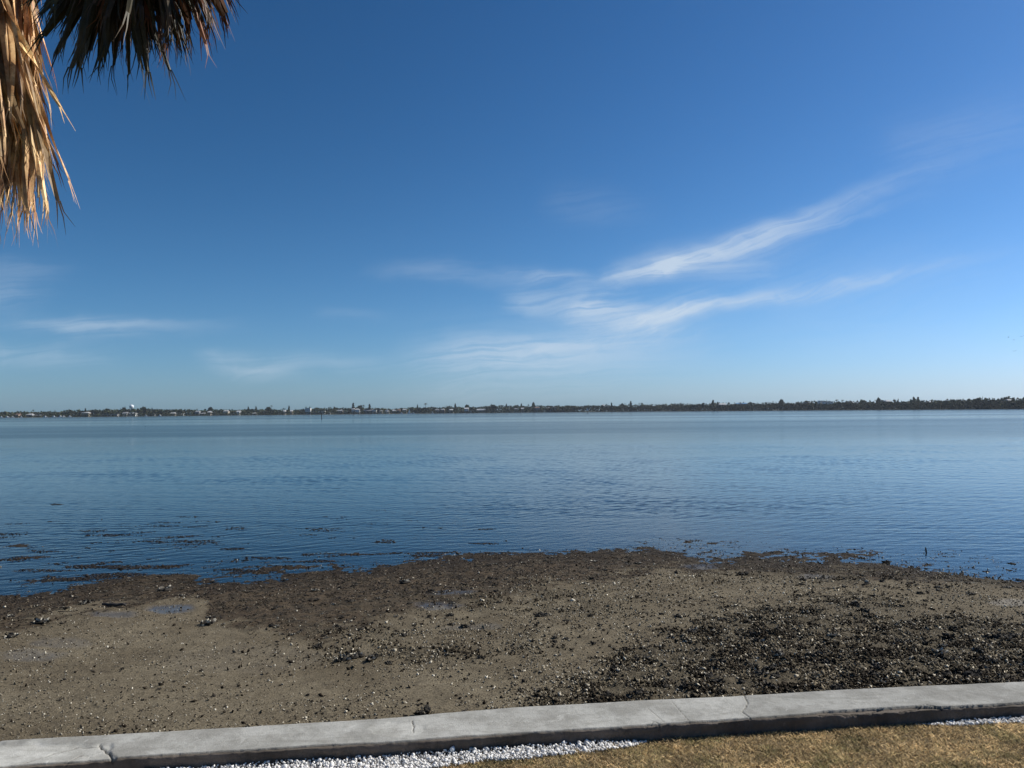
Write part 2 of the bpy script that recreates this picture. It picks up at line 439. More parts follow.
# ------------------------------------------------------------------ beach
shore_px = np.array([(-300, 600), (0, 590), (60, 584), (120, 577), (170, 574), (230, 577), (300, 573), (360, 568), (430, 564), (480, 559), (540, 554), (600, 552), (650, 550), (700, 551), (760, 556), (820, 558), (880, 563), (940, 568), (1024, 572), (1300, 585)], float)
sX, sY = on_z(shore_px[:, 0], shore_px[:, 1], 0.0)
def y_shore(x): return np.interp(x, sX, sY)
weed_px = np.array([(-300, 650), (0, 630), (50, 611), (100, 602), (140, 594), (192, 590), (204, 600), (214, 624), (300, 634), (360, 625), (420, 606), (500, 592), (560, 583), (620, 574), (700, 566), (800, 565), (900, 569), (1024, 575), (1300, 590)], float)
rub_px = np.array([(500, 720), (560, 690), (620, 664), (660, 640), (700, 622), (760, 607), (830, 598), (900, 604), (960, 616), (1024, 626), (1300, 650)], float)
def zone(x, y, z=.1):
    px, py = project(x, y, np.full_like(x, z))
    wob = fbm(x, y, .8, 5, 3.) * 40 + fbm(x, y, .13, 4, 5.) * 26
    wb = np.interp(px, weed_px[:, 0], weed_px[:, 1])
    weed = sst(9, -10, py - wb + wob)
    rb = np.interp(px, rub_px[:, 0], rub_px[:, 1])
    rub = sst(-12, 14, py - rb + wob * 1.3) * sst(500, 600, px + wob)
    # smaller oyster patches
    for (cx, cy, rx, ry, a) in ((400, 655, 75, 12, .55), (360, 632, 60, 9, .35), (540, 600, 120, 16, .4), (880, 603, 70, 9, .5), (30, 618, 40, 9, .3), (860, 575, 160, 9, .35), (545, 645, 90, 14, .25)):
        q = ((px - cx) / rx) ** 2 + ((py - cy) / ry) ** 2
        rub = np.maximum(rub, a * np.exp(-q) * sst(-.25, .2, fbm(x, y, .35, 3, 9.)) * 1.3)
    wet = np.zeros_like(x)
    for (cx, cy, rx, ry, a) in ((172, 606, 26, 5, 1.), (115, 611, 26, 4, .7), (30, 655, 34, 7, .55), (60, 640, 30, 6, .4), (440, 604, 24, 4, .7), (470, 627, 26, 4, .4), (450, 590, 26, 3, .7), (1010, 600, 20, 4, .4), (700, 562, 20, 3, .6), (815, 572, 20, 3, .5), (240, 660, 90, 14, .12)):
        q = ((px - cx) / rx) ** 2 + ((py - cy) / ry) ** 2
        wet = np.maximum(wet, a * sst(1.5, .5, q + fbm(x, y, .3, 3, 12.) * 1.6))
    return px, py, weed, np.clip(rub, 0, 1), wet
def beach_h(x, y, fine=True):
    ys = y_shore(x)
    dd = ys - y
    h = np.where(dd > 0, .021 * dd, .017 * dd)
    h = np.where(dd < -8, -.136 + .035 * (dd + 8), h)
    h = np.maximum(h, -1.6)
    px, py, weed, rub, wet = zone(x, y)
    near = sst(60, 20, y)
    h = h + near * fbm(x, y, 1.6, 3, 1.) * .055
    # left shallows: weed mats that break the surface
    left = sst(430, 60, px) * sst(-15, -1, dd) * (dd < 0)
    g = left * .85 * sst(-.25, .1, fbm(x, y * 2., 2.2, 3, 24.))
    h = h + g * (-.022 - h + fbm(x, y * 1.8, .9, 5, 21.) * .10)
    for (cx, cy, rx, ry, k_) in ((57, 501, 30, 3., .012), (20, 541, 26, 3.5, .004), (18, 520, 30, 3, -.004), (350, 549, 24, 3.2, .008), (275, 561, 60, 3.5, .0), (50, 576, 34, 4, .004), (130, 548, 24, 3, -.006), (120, 528, 50, 3, -.012), (215, 545, 50, 3, -.006), (745, 549, 30, 2.2, .004)):
        g = np.exp(-((px - cx) / rx) ** 2 - ((py - cy) / ry) ** 2) * (y < 60) * (dd < 0)
        h = h + g * (k_ - h + fbm(x, y * 1.5, .5, 4, 26.) * .05)
    if fine:
        h = h + near * (fbm(x, y, .33, 4, 4.) * .022 + fbm(x, y, .07, 3, 6.) * .014)
        h = h + near * rub * (fbm(x, y, .16, 4, 8.) * .075 + np.abs(fbm(x, y, .05, 2, 11.)) * .03)
        h = h + near * weed * fbm(x, y, .12, 4, 14.) * .03
        h = h - wet * .01
        h = h * 1.0
    return h, weed, rub, wet
NI, NJ = 1150, 760
tj = np.linspace(0, 1, NJ)
ii = np.linspace(-1.12, 1.12, NI)
yb = 2.2 * (72 / 2.2) ** tj       # spacing grows with distance; y relative to the wall
XX = ii[None, :] * (yb[:, None] + 4.2)
wl = yf(XX) - .08
YY = wl + (yb[:, None] - 2.2)
H, Wd, Rb, Wt = beach_h(XX, YY)
deep = sst(2.5, 17, YY - y_shore(XX))
V = np.stack([XX, YY, H], -1).reshape(-1, 3)
idx = np.arange(NI * NJ).reshape(NJ, NI)
Pq = np.stack([idx[:-1, :-1], idx[:-1, 1:], idx[1:, 1:], idx[1:, :-1]], -1).reshape(-1, 4)
me = mesh_np('beach', V, Pq, smooth=True, extra={'weed': Wd.ravel(), 'rub': Rb.ravel(), 'wet': Wt.ravel(), 'deep': deep.ravel(), 'damp': (sst(.045, .0, H) * sst(-.2, -.02, H)).ravel()})
tag(link('beach', me, M_beach), kind='structure')
# seabed sheet to the horizon, below the beach sheet
mb = MB(); mb.add([(-2950, -2950, -1.75), (2950, -2950, -1.75), (2950, 2950, -1.75), (-2950, 2950, -1.75)], [(0, 1, 2, 3)])
M_seabed = paint('seabed_silt', (.012, .018, .022), .95)
tag(mb.build('seabed', M_seabed), kind='structure')
NI, NJ = 1300, 1000
yw = 9.2 * (78 / 9.2) ** np.linspace(0, 1, NJ)
yw = np.concatenate([np.linspace(5.0, 9.1, 24), yw, np.geomspace(80, 2940, 40)])
ii = np.linspace(-1, 1, NI)
XX = ii[None, :] * (1.1 * yw[:, None] + 3.); YY = np.repeat(yw[:, None], NI, 1)
rw = np.random.default_rng(33)
calm = .6 + .7 * sst(-.2, .25, fbm(XX * .3, YY, 3.6, 3, 61.)) * (.75 + .5 * sst(-.2, .2, fbm(XX, YY * .8, 1.4, 3, 62.)))
calm *= .30 + .70 * sst(.2, 6., YY - y_shore(XX))
dxw = 2 * (1.1 * YY + 3) / NI; dyw = YY * (math.log(78 / 9.2) / NJ)
WZ = np.zeros_like(XX)
for k in range(34):
    lam = .13 * (.62 / .13) ** rw.random() if k < 30 else rw.uniform(.9, 1.6); a = R(-68) + rw.normal(0, .55); kx, ky = math.cos(a) * 6.2832 / lam, math.sin(a) * 6.2832 / lam
    amp = (.0135 if k < 30 else .006) * lam / 6.2832 * rw.uniform(.6, 1.3)
    ok = sst(1.8, 3.2, lam / np.maximum(dxw * abs(math.cos(a)), dyw * abs(math.sin(a))))
    q = kx * XX + ky * YY + rw.uniform(0, 6.28) + 1.6 * fbm(XX, YY, lam * 5, 2, k * 1.3)
    WZ += amp * (np.sin(q) + .25 * np.cos(2 * q)) * ok
WZ *= calm * sst(78, 60, YY)
idx = np.arange(XX.size).reshape(XX.shape)
Pq = np.stack([idx[:-1, :-1], idx[:-1, 1:], idx[1:, 1:], idx[1:, :-1]], -1).reshape(-1, 4)
tag(link('water', mesh_np('water', np.stack([XX, YY, WZ], -1).reshape(-1, 3), Pq, smooth=True), M_water), kind='structure')

def ground_at(px, py):
    z = 0.05
    for _ in range(4):
        x, y = on_z(px, py, z)
        z = float(beach_h(np.array([float(x)]), np.array([float(y)]), False)[0][0]); z = max(z, -.05)
    return float(x), float(y), z

# ------------------------------------------------------------------ seawall
sw = empty('seawall', (0, 5.6, 0), label='low pale concrete seawall with a cracked flat cap between mudflat and lawn', cat='seawall')
xs = np.concatenate([np.arange(-14, -4.2, .05), np.arange(-4.2, 5.6, .0065), np.arange(5.6, 16, .05)])
ns = 46
ts = np.concatenate([np.linspace(0, .12, 12), np.linspace(.12, 1, ns - 11)[1:]])
XX = np.repeat(xs[:, None], len(ts), 1)
jn = fbm(xs, xs * 0 + 2., .35, 4, 1.) * .012 + fbm(xs, xs * 0 + 5., .05, 3, 2.) * .006
jf = fbm(xs, xs * 0 + 9., .30, 4, 3.) * .016 + fbm(xs, xs * 0 + 7., .04, 3, 2.) * .006
Y0 = yn(xs) + jn; Y1 = yf(xs) + jf
YY = Y0[:, None] + (Y1 - Y0)[:, None] * ts[None, :]
cpx, cpy = project(XX, YY, np.full_like(XX, CAPZ))
Z = CAPZ + fbm(XX, YY, .6, 3, 2.) * .006 + fbm(XX, YY, .05, 3, 5.) * .0025
col = np.ones(XX.shape + (3,)) * np.array([.37, .365, .34])
dn = YY - Y0[:, None]
er = np.maximum(0, fbm(xs, xs * 0 + 3., .5, 4, 17.) + .12) * .045
ep = project(xs, Y0, np.full_like(xs, CAPZ))[0]
er = er * (.45 + .7 * sst(740, 860, ep)) + .012 * (fbm(xs, xs * 0, .07, 3, 19.) + .5)
er = er + sst(800, 830, ep) * .04 * sst(-.1, .1, fbm(xs, xs * 0 + 1., .4, 2, 23.))
er2 = er[:, None] + fbm(XX, YY, .45, 4, 91.) * .02 + fbm(XX, YY, .05, 3, 92.) * .004
E = sst(er2 + .005, er2, dn)
Z = Z - E * (.013 + .008 * sst(780, 850, cpx) + np.abs(fbm(XX, YY * 3, .3, 4, 93.)) * .012)
col = col * (1 - E[..., None] * np.array([.60, .66, .70]))
# patched slab and seams
t1 = sst(742, 748, cpx + fbm(XX, YY, .1, 3, 3.) * 14)
col *= (1 - .13 * t1)[..., None]
patch = sst(116, 110, cpx + fbm(XX, YY, .12, 3, 6.) * 22) * sst(742, 748, cpy + (112 - cpx) * .02 + fbm(XX, YY, .1, 3, 8.) * 8)
Z -= patch * .010
col *= (1 + .30 * patch)[..., None]
pt2 = sst(0, 5, 25 - np.hypot((cpx - 398) / 1.2, (cpy - 729) * 3.3) + fbm(XX, YY, .08, 3, 4.) * 14)
Z -= pt2 * .003; col *= (1 + .18 * pt2)[..., None]
def crack(pts, wpx, dep, dark=.75):
    global Z, col
    dmin = np.full(XX.shape, 1e9)
    qx, qy = on_z(np.array([p[0] for p in pts], float), np.array([p[1] for p in pts], float), CAPZ)
    jx = fbm(XX, YY, .05, 4, 31.) * .045
    for i in range(len(pts) - 1):
        ax, ay, bx, by = qx[i], qy[i], qx[i+1], qy[i+1]
        L2 = (bx-ax)**2 + (by-ay)**2
        t = np.clip(((XX-ax)*(bx-ax) + (YY+jx-ay)*(by-ay)) / L2, 0, 1)
        dmin = np.minimum(dmin, np.hypot(XX - ax - t*(bx-ax), YY + jx - ay - t*(by-ay)))
    m = sst(wpx, wpx * .4, dmin)
    Z = Z - m * dep; col = col * (1 - dark * m)[..., None]
crack([(100, 744), (104, 749), (112, 755), (116, 762)], .006, .016)
crack([(24, 762), (55, 752), (75, 747), (102, 746)], .006, .006, .5)
crack([(60, 763), (80, 755), (96, 756)], .005, .006, .45)
crack([(412, 721), (414, 726), (413, 732)], .0045, .008)
crack([(744, 695), (748, 704), (742, 712), (752, 719)], .006, .008, .4)
crack([(672, 702), (690, 722)], .004, .004, .3); crack([(648, 708), (664, 722)], .004, .004, .3)
crack([(818, 713), (850, 712), (866, 711.5), (880, 708)], .008, .01, .7)
crack([(640, 727), (655, 722), (668, 728)], .006, .006, .4)
crack([(900, 710), (925, 705), (950, 707.5), (985, 706)], .007, .01, .7)
# body rows: face down to lawn, back down to beach
zc = Z
V = [np.stack([XX, YY, zc], -1)]
CL = [col]
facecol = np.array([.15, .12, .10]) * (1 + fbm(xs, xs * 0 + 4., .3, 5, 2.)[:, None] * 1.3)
def row(y, z, c): return np.stack([xs, y, z], -1)[:, None, :], np.broadcast_to(c, (len(xs), 3))[:, None, :]
pre, prec = [], []
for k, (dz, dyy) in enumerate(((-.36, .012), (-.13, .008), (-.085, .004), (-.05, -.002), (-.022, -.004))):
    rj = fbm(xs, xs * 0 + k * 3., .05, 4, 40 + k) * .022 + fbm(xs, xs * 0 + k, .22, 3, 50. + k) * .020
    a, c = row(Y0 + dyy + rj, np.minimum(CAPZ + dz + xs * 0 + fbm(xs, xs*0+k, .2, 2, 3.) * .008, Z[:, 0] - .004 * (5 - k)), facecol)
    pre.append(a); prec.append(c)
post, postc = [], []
for k, (dz, dyy) in enumerate(((-.02, .004), (-.14, .0), (-.18, -.04), (-.6, -.04))):
    a, c = row(Y1 + dyy, CAPZ + dz + xs * 0, np.array([.26, .25, .23]))
    post.append(a); postc.append(c)
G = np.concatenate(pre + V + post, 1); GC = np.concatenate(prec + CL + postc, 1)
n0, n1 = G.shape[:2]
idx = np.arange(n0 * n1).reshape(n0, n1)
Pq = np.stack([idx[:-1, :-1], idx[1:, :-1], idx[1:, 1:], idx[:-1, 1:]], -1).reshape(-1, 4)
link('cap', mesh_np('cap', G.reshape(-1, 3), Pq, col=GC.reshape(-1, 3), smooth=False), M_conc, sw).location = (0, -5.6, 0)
# plain long wall either side
mb = MB()
for (a, b) in ((-2900, -14.02), (16.02, 2900)):
    ya, yb_ = float(yn(a)), float(yn(b)); wa, wb = .54, .54
    mb.add([(a, ya, -.5), (b, yb_, -.5), (b, yb_ + wb, -.5), (a, ya + wa, -.5), (a, ya, CAPZ), (b, yb_, CAPZ), (b, yb_ + wb, CAPZ), (a, ya + wa, CAPZ)],
           [(0,3,2,1),(4,5,6,7),(0,1,5,4),(1,2,6,5),(2,3,7,6),(3,0,4,7)], (.36, .355, .335))
o = mb.build('wall_run', M_conc, sw, col=True); o.location = (0, -5.6, 0)

# ------------------------------------------------------------------ lawn
lx = np.concatenate([-np.geomspace(2900, 9, 24), np.arange(-8.8, 9, .06), np.geomspace(9, 2900, 24)])
lt = np.concatenate([np.arange(0, 4, .05), np.geomspace(4, 2900, 24)])
XX = np.repeat(lx[:, None], len(lt), 1); YY = yn(XX) + .02 - lt[None, :]
YY = np.where(np.abs(XX) > 30, np.maximum(YY, -2900), YY)
ZZ = LAWNZ + fbm(XX, YY, .5, 3, 3.) * .02 - .012 + (.0 if True else 0)
V = np.stack([XX, YY, ZZ], -1).reshape(-1, 3); idx = np.arange(XX.size).reshape(XX.shape)
Pq = np.stack([idx[:-1, :-1], idx[:-1, 1:], idx[1:, 1:], idx[1:, :-1]], -1).reshape(-1, 4)
tag(link('lawn', mesh_np('lawn', V, Pq, smooth=True), M_lawn), kind='structure')

# pebble zone edge: how far the strip reaches from the wall
def peb_w(x):
    p = np.interp(x, [-12, -3.3, -2.2, -1.2, -.2, .55, .88, .98, 3.05, 3.3, 3.8, 6.], [.40, .36, .31, .235, .165, .12, .06, 0, 0, .05, .08, .12])
    return p * (1 + fbm(x, x * 0, .25, 3, 3.) * .6)
def scatter_grass():
    def one(n, x0, x1, t0, t1, hmin, hmax, wd):
        x = rng.uniform(x0, x1, n); t = rng.uniform(t0, t1, n)
        y = yn(x) + .0 - t
        keep = t > peb_w(x) - .02 + rng.normal(0, .012, n)
        x, y, t = x[keep], y[keep], t[keep]
        n = len(x)
        z = np.full(n, LAWNZ - .02) + fbm(x, y, .5, 3, 3.) * .02
        pt = fbm(x, y, .22, 4, 44.) + .5
        h = rng.uniform(hmin, hmax, n) * (.6 + .8 * pt)
        a = rng.uniform(0, 2 * np.pi, n); ln = rng.uniform(.3, 1.5, n) * h
        ca, sa = np.cos(a), np.sin(a); b = rng.uniform(0, 2 * np.pi, n)
        w_ = wd * rng.uniform(.6, 1.4, n)
        bx, by = np.cos(b) * w_, np.sin(b) * w_
        P0 = np.stack([x - bx, y - by, z], -1); P1 = np.stack([x + bx, y + by, z], -1)
        P2 = np.stack([x + ca * ln * .4 + bx * .8, y + sa * ln * .4 + by * .8, z + h * .6], -1)
        P3 = np.stack([x + ca * ln, y + sa * ln, z + h], -1)
        V = np.stack([P0, P1, P2, P3], 1)
        g = np.clip(sst(.40, .70, fbm(x, y, .16, 4, 60.) + .5) * .45 + rng.normal(0, .25, n), 0, 1)[:, None]
        c = (np.array([.70, .53, .30]) * (1 - g) + np.array([.30, .29, .13]) * g) * rng.uniform(.25, 1.4, (n, 1))
        return V, np.repeat(c[:, None, :], 4, 1)
    A = one(150000, -1.6, 5.4, 0, 1.5, .018, .04, .0022)
    B = one(60000, -7, 9, 0, 3.5, .018, .04, .004)
    V = np.concatenate([A[0], B[0]]); Cc = np.concatenate([A[1], B[1]])
    n = len(V); P = np.arange(n * 4).reshape(n, 4)
    o = link('grass', mesh_np('grass', V.reshape(-1, 3), P, col=Cc.reshape(-1, 3)), M_grass)
    tag(o, 'short half dormant brown and green grass growing along the seawall', 'grass', kind='stuff')
scatter_grass()

# generic jittered stones
phi = (1 + 5 ** .5) / 2
ICO = np.array([(-1,phi,0),(1,phi,0),(-1,-phi,0),(1,-phi,0),(0,-1,phi),(0,1,phi),(0,-1,-phi),(0,1,-phi),(phi,0,-1),(phi,0,1),(-phi,0,-1),(-phi,0,1)], float) / math.sqrt(1 + phi**2)
ICF = np.array([(0,11,5),(0,5,1),(0,1,7),(0,7,10),(0,10,11),(1,5,9),(5,11,4),(11,10,2),(10,7,6),(7,1,8),(3,9,4),(3,4,2),(3,2,6),(3,6,8),(3,8,9),(4,9,5),(2,4,11),(6,2,10),(8,6,7),(9,8,1)])
OCT = np.array([(1,0,0),(0,1,0),(-1,0,0),(0,-1,0),(0,0,1),(0,0,-1)], float)
OCF = np.array([(0,1,4),(1,2,4),(2,3,4),(3,0,4),(1,0,5),(2,1,5),(3,2,5),(0,3,5)])
def rotm(n, tilt=1.):
    q = rng.normal(size=(n, 4)); q[:, 1:3] *= tilt; q /= np.linalg.norm(q, axis=1)[:, None]
    w_, x, y, z = q.T
    return np.stack([np.stack([1-2*(y*y+z*z), 2*(x*y-z*w_), 2*(x*z+y*w_)], -1), np.stack([2*(x*y+z*w_), 1-2*(x*x+z*z), 2*(y*z-x*w_)], -1), np.stack([2*(x*z-y*w_), 2*(y*z+x*w_), 1-2*(x*x+y*y)], -1)], 1)
def stones(pos, sc, col, base, faces, jit=.25, tilt=1.):
    n = len(pos); k = len(base)
    v = base[None] * (1 + rng.normal(0, jit, (n, k, 1)))
    v = v * sc[:, None, :]
    v = np.einsum('nij,nkj->nki', rotm(n, tilt), v) + pos[:, None, :]
    f = faces[None] + (np.arange(n) * k)[:, None, None]
    return v.reshape(-1, 3), f.reshape(-1, faces.shape[1]), np.repeat(col, k, 0)
# pebbles
n = 42000
x = rng.uniform(-7, 4.6, n); wv = peb_w(x); t = rng.uniform(0, 1, n) * np.maximum(wv, 0)
keep = rng.random(n) < wv / .42 * 1.2
x, t = x[keep], t[keep]; y = yn(x) - .012 - t
lay = rng.random(len(x))
sc = np.exp(rng.normal(math.log(.0068), .36, len(x)))
z = LAWNZ - .002 + lay * (.018 + .022 * np.exp(-t / .05)) * np.minimum(1, peb_w(x) * 8)
pv, pf, pc = stones(np.stack([x, y, z], -1), sc[:, None] * rng.uniform(.7, 1.25, (len(x), 3)), (np.where(rng.random((len(x), 1)) < .10, .5, 1.) * rng.uniform(.6, .88, (len(x), 1)) * np.array([1, .975, .93])), ICO, ICF, .12)
tag(link('pebble_strip', mesh_np('pebbles', pv, pf, col=pc), M_pebble), 'crushed white marble pebbles in a narrow strip at the foot of the seawall', 'gravel', kind='stuff')

# ------------------------------------------------------------------ loose shell, gravel and rubble on the flat
def field(n, dens, ymax=9.5):
    t = rng.random(n) ** 1.15 * ymax; x = rng.uniform(-1.15, 1.15, n) * (t + 6.5)
    y = yf(x) + t
    h, weed, rub, wet = beach_h(x, y)
    px, py = project(x, y, h)
    d_ = dens(px, py, weed, rub, wet, x, y)
    k = (rng.random(n) < d_) & (h > -.03)
    return x[k], y[k], h[k], weed[k], rub[k], px[k]
# dark and pale oyster rubble
x, y, h, weed, rub, px = field(1300000, lambda px, py, w_, r, wt, x, y: np.clip(r * .42, 0, 1) * sst(-.22, .18, fbm(x, y, .22, 3, 70.)) + .004)
n = len(x)
kind = rng.random(n); pat = fbm(x, y, .28, 3, 71.)
dark = (kind + pat * 1.9 < .44)[:, None]
c = np.where(dark, np.array([.026, .020, .013]), np.where((kind < .86)[:, None], np.array([.15, .125, .085]), np.array([.40, .36, .28])))
c = c * rng.uniform(.55, 1.5, (n, 1))
s = np.exp(rng.normal(math.log(.0088), .45, n)) * (1 + .5 * dark[:, 0]); s = np.minimum(s, .021)
sc = s[:, None] * np.stack([rng.uniform(.9, 1.7, n), rng.uniform(.6, 1.1, n), rng.uniform(.15, .65, n)], -1)
rv, rf, rc = stones(np.stack([x, y, h + s * .45], -1), sc, c, OCT, OCF, .28)
tag(link('oyster_rubble', mesh_np('oyster_rubble', rv, rf, col=rc), M_bits), 'loose oyster shell rubble, black and tan, banked up against the right half of the seawall', 'shell rubble', kind='stuff')
print('rubble', n)
# shell flecks and grit everywhere
x, y, h, weed, rub, px = field(600000, lambda px, py, w_, r, wt, x, y: (.17 + .16 * sst(250, 480, px)) * (1 - .75 * w_) * sst(-.3, .15, fbm(x, y, .5, 4, 80.)))
n = len(x); kind = rng.random(n)
c = np.where((kind < .34)[:, None], np.array([.035, .03, .024]), np.where((kind < .80)[:, None], np.array([.19, .165, .12]), np.array([.50, .46, .37])))
c = c * rng.uniform(.6, 1.3, (n, 1))
s = np.exp(rng.normal(math.log(.0062), .38, n)) * (1 + .25 * sst(250, 480, px))
sc = s[:, None] * np.stack([rng.uniform(.9, 1.6, n), rng.uniform(.7, 1.1, n), rng.uniform(.2, .6, n)], -1)
rv, rf, rc = stones(np.stack([x, y, h + s * .3], -1), sc, c, OCT, OCF, .25)
tag(link('shell_grit', mesh_np('shell_grit', rv, rf, col=rc), M_bits), 'fine shell grit and small gravel strewn over the grey brown tidal flat', 'gravel', kind='stuff')
print('grit', n)
# seaweed litter along the waterline and on the shallow mats
def weed_field(n):
    x = rng.uniform(-14, 13, n); y = y_shore(x) + rng.uniform(-5.5, 9., n) * np.where(rng.random(n) < .6, .5, 1.)
    h, weed, rub, wet = beach_h(x, y)
    px, py = project(x, y, h)
    k = (weed > .3) & (h > -.014) & (rng.random(n) < np.where(h > .003, .5, .35)) & (fbm(x, y, .2, 3, 90.) > np.where(h > .003, -.15, .02))
    return x[k], y[k], np.maximum(h[k], -.004), px[k]
x, y, h, px = weed_field(260000)
n = len(x)
s = np.exp(rng.normal(math.log(.0105), .4, n))
sc = s[:, None] * np.stack([rng.uniform(1., 2.6, n), rng.uniform(.5, 1., n), rng.uniform(.12, .4, n)], -1)
c = np.array([.026, .019, .013]) * rng.uniform(.3, 2.2, (n, 1)) + (rng.random((n, 1)) < .07) * np.array([.16, .13, .09])
s_lim = None
sc = np.minimum(sc, .032); sc[:, 2] = np.minimum(sc[:, 2], .006)
rv, rf, rc = stones(np.stack([x, y, h + .003], -1), sc, c, OCT, OCF, .22, .07)
tag(link('seaweed', mesh_np('seaweed', rv, rf, col=rc), M_weed), 'dark brown seaweed litter matted along the waterline and in the shallows', 'seaweed', kind='stuff')
print('weed', n)
n = 170000
x = rng.uniform(-13, 1.5, n); y = y_shore(x) + rng.uniform(.1, 9.5, n) * rng.random(n) ** .6
px, py = project(x, y, np.zeros(n)); k = (fbm(x * .8, y * 2.4, .8, 5, 95.) > .085 + .11 * sst(60, 430, px) + .012 * (y - y_shore(x))) & (px < 520) & (rng.random(n) < .6)
x, y = x[k], y[k]; n = len(x); s = np.exp(rng.normal(math.log(.016), .35, n))
sc = np.minimum(s[:, None] * np.stack([rng.uniform(1., 2., n), rng.uniform(.6, 1., n), rng.uniform(.12, .3, n)], -1), .045); sc[:, 2] = np.minimum(sc[:, 2], .006)
rv, rf, rc = stones(np.stack([x, y, rng.uniform(-.002, .004, n)], -1), sc, np.array([.020, .015, .011]) * rng.uniform(.3, 2.2, (n, 1)), OCT, OCF, .22, .05)
tag(link('floating_seaweed', mesh_np('floating_seaweed', rv, rf, col=rc), M_weed), 'thin streaks of dark seaweed floating on the shallows at the left', 'seaweed', kind='stuff')
print('float', n)

# ------------------------------------------------------------------ oyster clumps, each one a thing
def clump_mesh(i, pale):
    r = random.Random(100 + i); mb = MB()
    for k in range(r.randint(3, 5)):                     # stony core lumps
        cx, cy, rr = r.uniform(-.5, .5), r.uniform(-.4, .4), r.uniform(.3, .55)
        vv = [(cx + p[0] * rr * r.uniform(.8, 1.2), cy + p[1] * rr * r.uniform(.8, 1.2), max(-.25, .15 + p[2] * rr * r.uniform(.5, .9))) for p in ICO]
        t_ = r.uniform(.6, 1.4); mb.add(vv, [tuple(q) for q in ICF], (.04 * t_, .035 * t_, .028 * t_))
    for k in range(r.randint(20, 30)):                   # upright cupped shells
        a = r.uniform(0, 6.283); q = r.uniform(.05, .75); cx, cy = math.cos(a) * q, math.sin(a) * q * .8
        lean = Vector((math.cos(a) * q * 1.1 + r.uniform(-.4, .4), math.sin(a) * q + r.uniform(-.4, .4), r.uniform(.4, 1.))).normalized()
        side = lean.orthogonal().normalized(); side = Matrix.Rotation(r.uniform(0, 6.28), 3, lean) @ side; nn = lean.cross(side)
        L, W = r.uniform(.35, .7), r.uniform(.12, .22); o_ = Vector((cx, cy, r.uniform(-.05, .2)))
        P = [o_, o_ + lean * L * .35 + side * W, o_ + lean * L * .8 + side * W * .8, o_ + lean * L, o_ + lean * L * .75 - side * W * .9, o_ + lean * L * .3 - side * W * .8, o_ + lean * L * .55 + nn * W * .6, o_ + lean * L * .5 - nn * W * .25]
        pc_ = r.random()
        c = (.42, .39, .32) if pc_ < pale else ((.15, .13, .10) if pc_ < pale + .25 else (.03, .027, .022))
        t_ = r.uniform(.7, 1.2); c = tuple(v_ * t_ for v_ in c)
        mb.add(P, [(0,1,6),(1,2,6),(2,3,6),(3,4,6),(4,5,6),(5,0,6),(1,0,7),(2,1,7),(3,2,7),(4,3,7),(5,4,7),(0,5,7)], c)
    o = mb.build('oyster_clump', M_clump, col=True); me = o.data; bpy.data.objects.remove(o)
    return me
CL_D = [clump_mesh(i, .06) for i in range(6)]; CL_P = [clump_mesh(20 + i, .34) for i in range(6)]
def place_clump(px, py, wpx, label, group=None, pale=False, flat=.8):
    x, y, z = ground_at(px, py)
    s_ = wpx / F * y / 1.7
    o = link('oyster_clump', random.choice(CL_P if pale else CL_D))
    o.location = (x, y, max(z, -.02) + s_ * .04); fl = flat if z > .03 else flat * .55; o.scale = (s_, s_ * random.uniform(.75, 1.), s_ * fl * random.uniform(.8, 1.1)); o.rotation_euler = (0, 0, random.uniform(0, 6.28))
    tag(o, label, 'oyster clump', group)
U = [
 (424, 713, 17, 'black oyster clump right against the far edge of the seawall, left of centre', 0),
 (404, 717, 8, 'small dark shell lump beside the black clump at the seawall, on its left', 0),
 (974, 677, 22, 'wide black oyster clump pressed against the seawall near the right edge', 0),
 (1003, 678, 16, 'dark oyster clump against the seawall, the rightmost one touching it', 0),
 (838, 689, 15, 'flat dark oyster clump against the seawall below the thickest rubble', 0),
 (343, 661, 17, 'black and white oyster clump, lower left one of the pale cluster on the sand', 1),
 (357, 657, 15, 'taller pale topped oyster clump second from left in the cluster on the sand', 1),
 (373, 660, 15, 'rounded pale grey oyster clump at the right of the cluster on the sand', 1),
 (316, 647, 8, 'small lone dark oyster clump up and left of the pale cluster', 0),
 (404, 636, 9, 'rounded dark oyster clump standing alone on gravel above the cluster', 0),
 (405, 583, 12, 'pale rimmed oyster clump on the brown weed bank below the dark waterline', 1),
 (436, 569, 6, 'small pointed dark clump poking up at the waterline left of centre', 0),
 (541, 616, 13, 'dark low oyster clump on the middle of the flat', 0),
 (744, 575, 11, 'dark oyster clump on the gravel just right of centre near the water', 0),
 (863, 558.5, 8, 'largest black oyster clump in the shallows at the right waterline', 0),
 (886, 563, 11, 'broad black oyster clump half on mud at the right waterline', 0),
 (945, 557, 5, 'small round black clump farthest out in the shallows on the right', 0),
 (928, 561, 5, 'small black clump in the shallows between the stake and the mud', 0),
 (925, 564.5, 5, 'low black clump at the mud edge below the stake', 0),
 (1013, 564.5, 9, 'black oyster clump in the shallows closest to the right edge of the photo', 0),
 (1016, 570, 7, 'dark clump on the mud edge just below the rightmost one in the water', 0),
 (772, 553.5, 7, 'single dark clump at the waterline between the two weedy spits', 0),
 (86, 603, 12, 'pale shell heap on dark weed left of the flat stick', 1),
 (12, 637, 14, 'pale tan shell heap at the left edge of the flat', 1),
 (40, 623, 16, 'long pale shell heap on the border of weed and sand at far left', 1),
 (165, 590, 18, 'pale shell heap above the bluish puddle', 1),
 (207, 624, 16, 'grey shell heap right of the bluish puddle', 1),
]
for (a, b, w_, l, p_) in U: place_clump(a, b, w_, l, None, bool(p_))
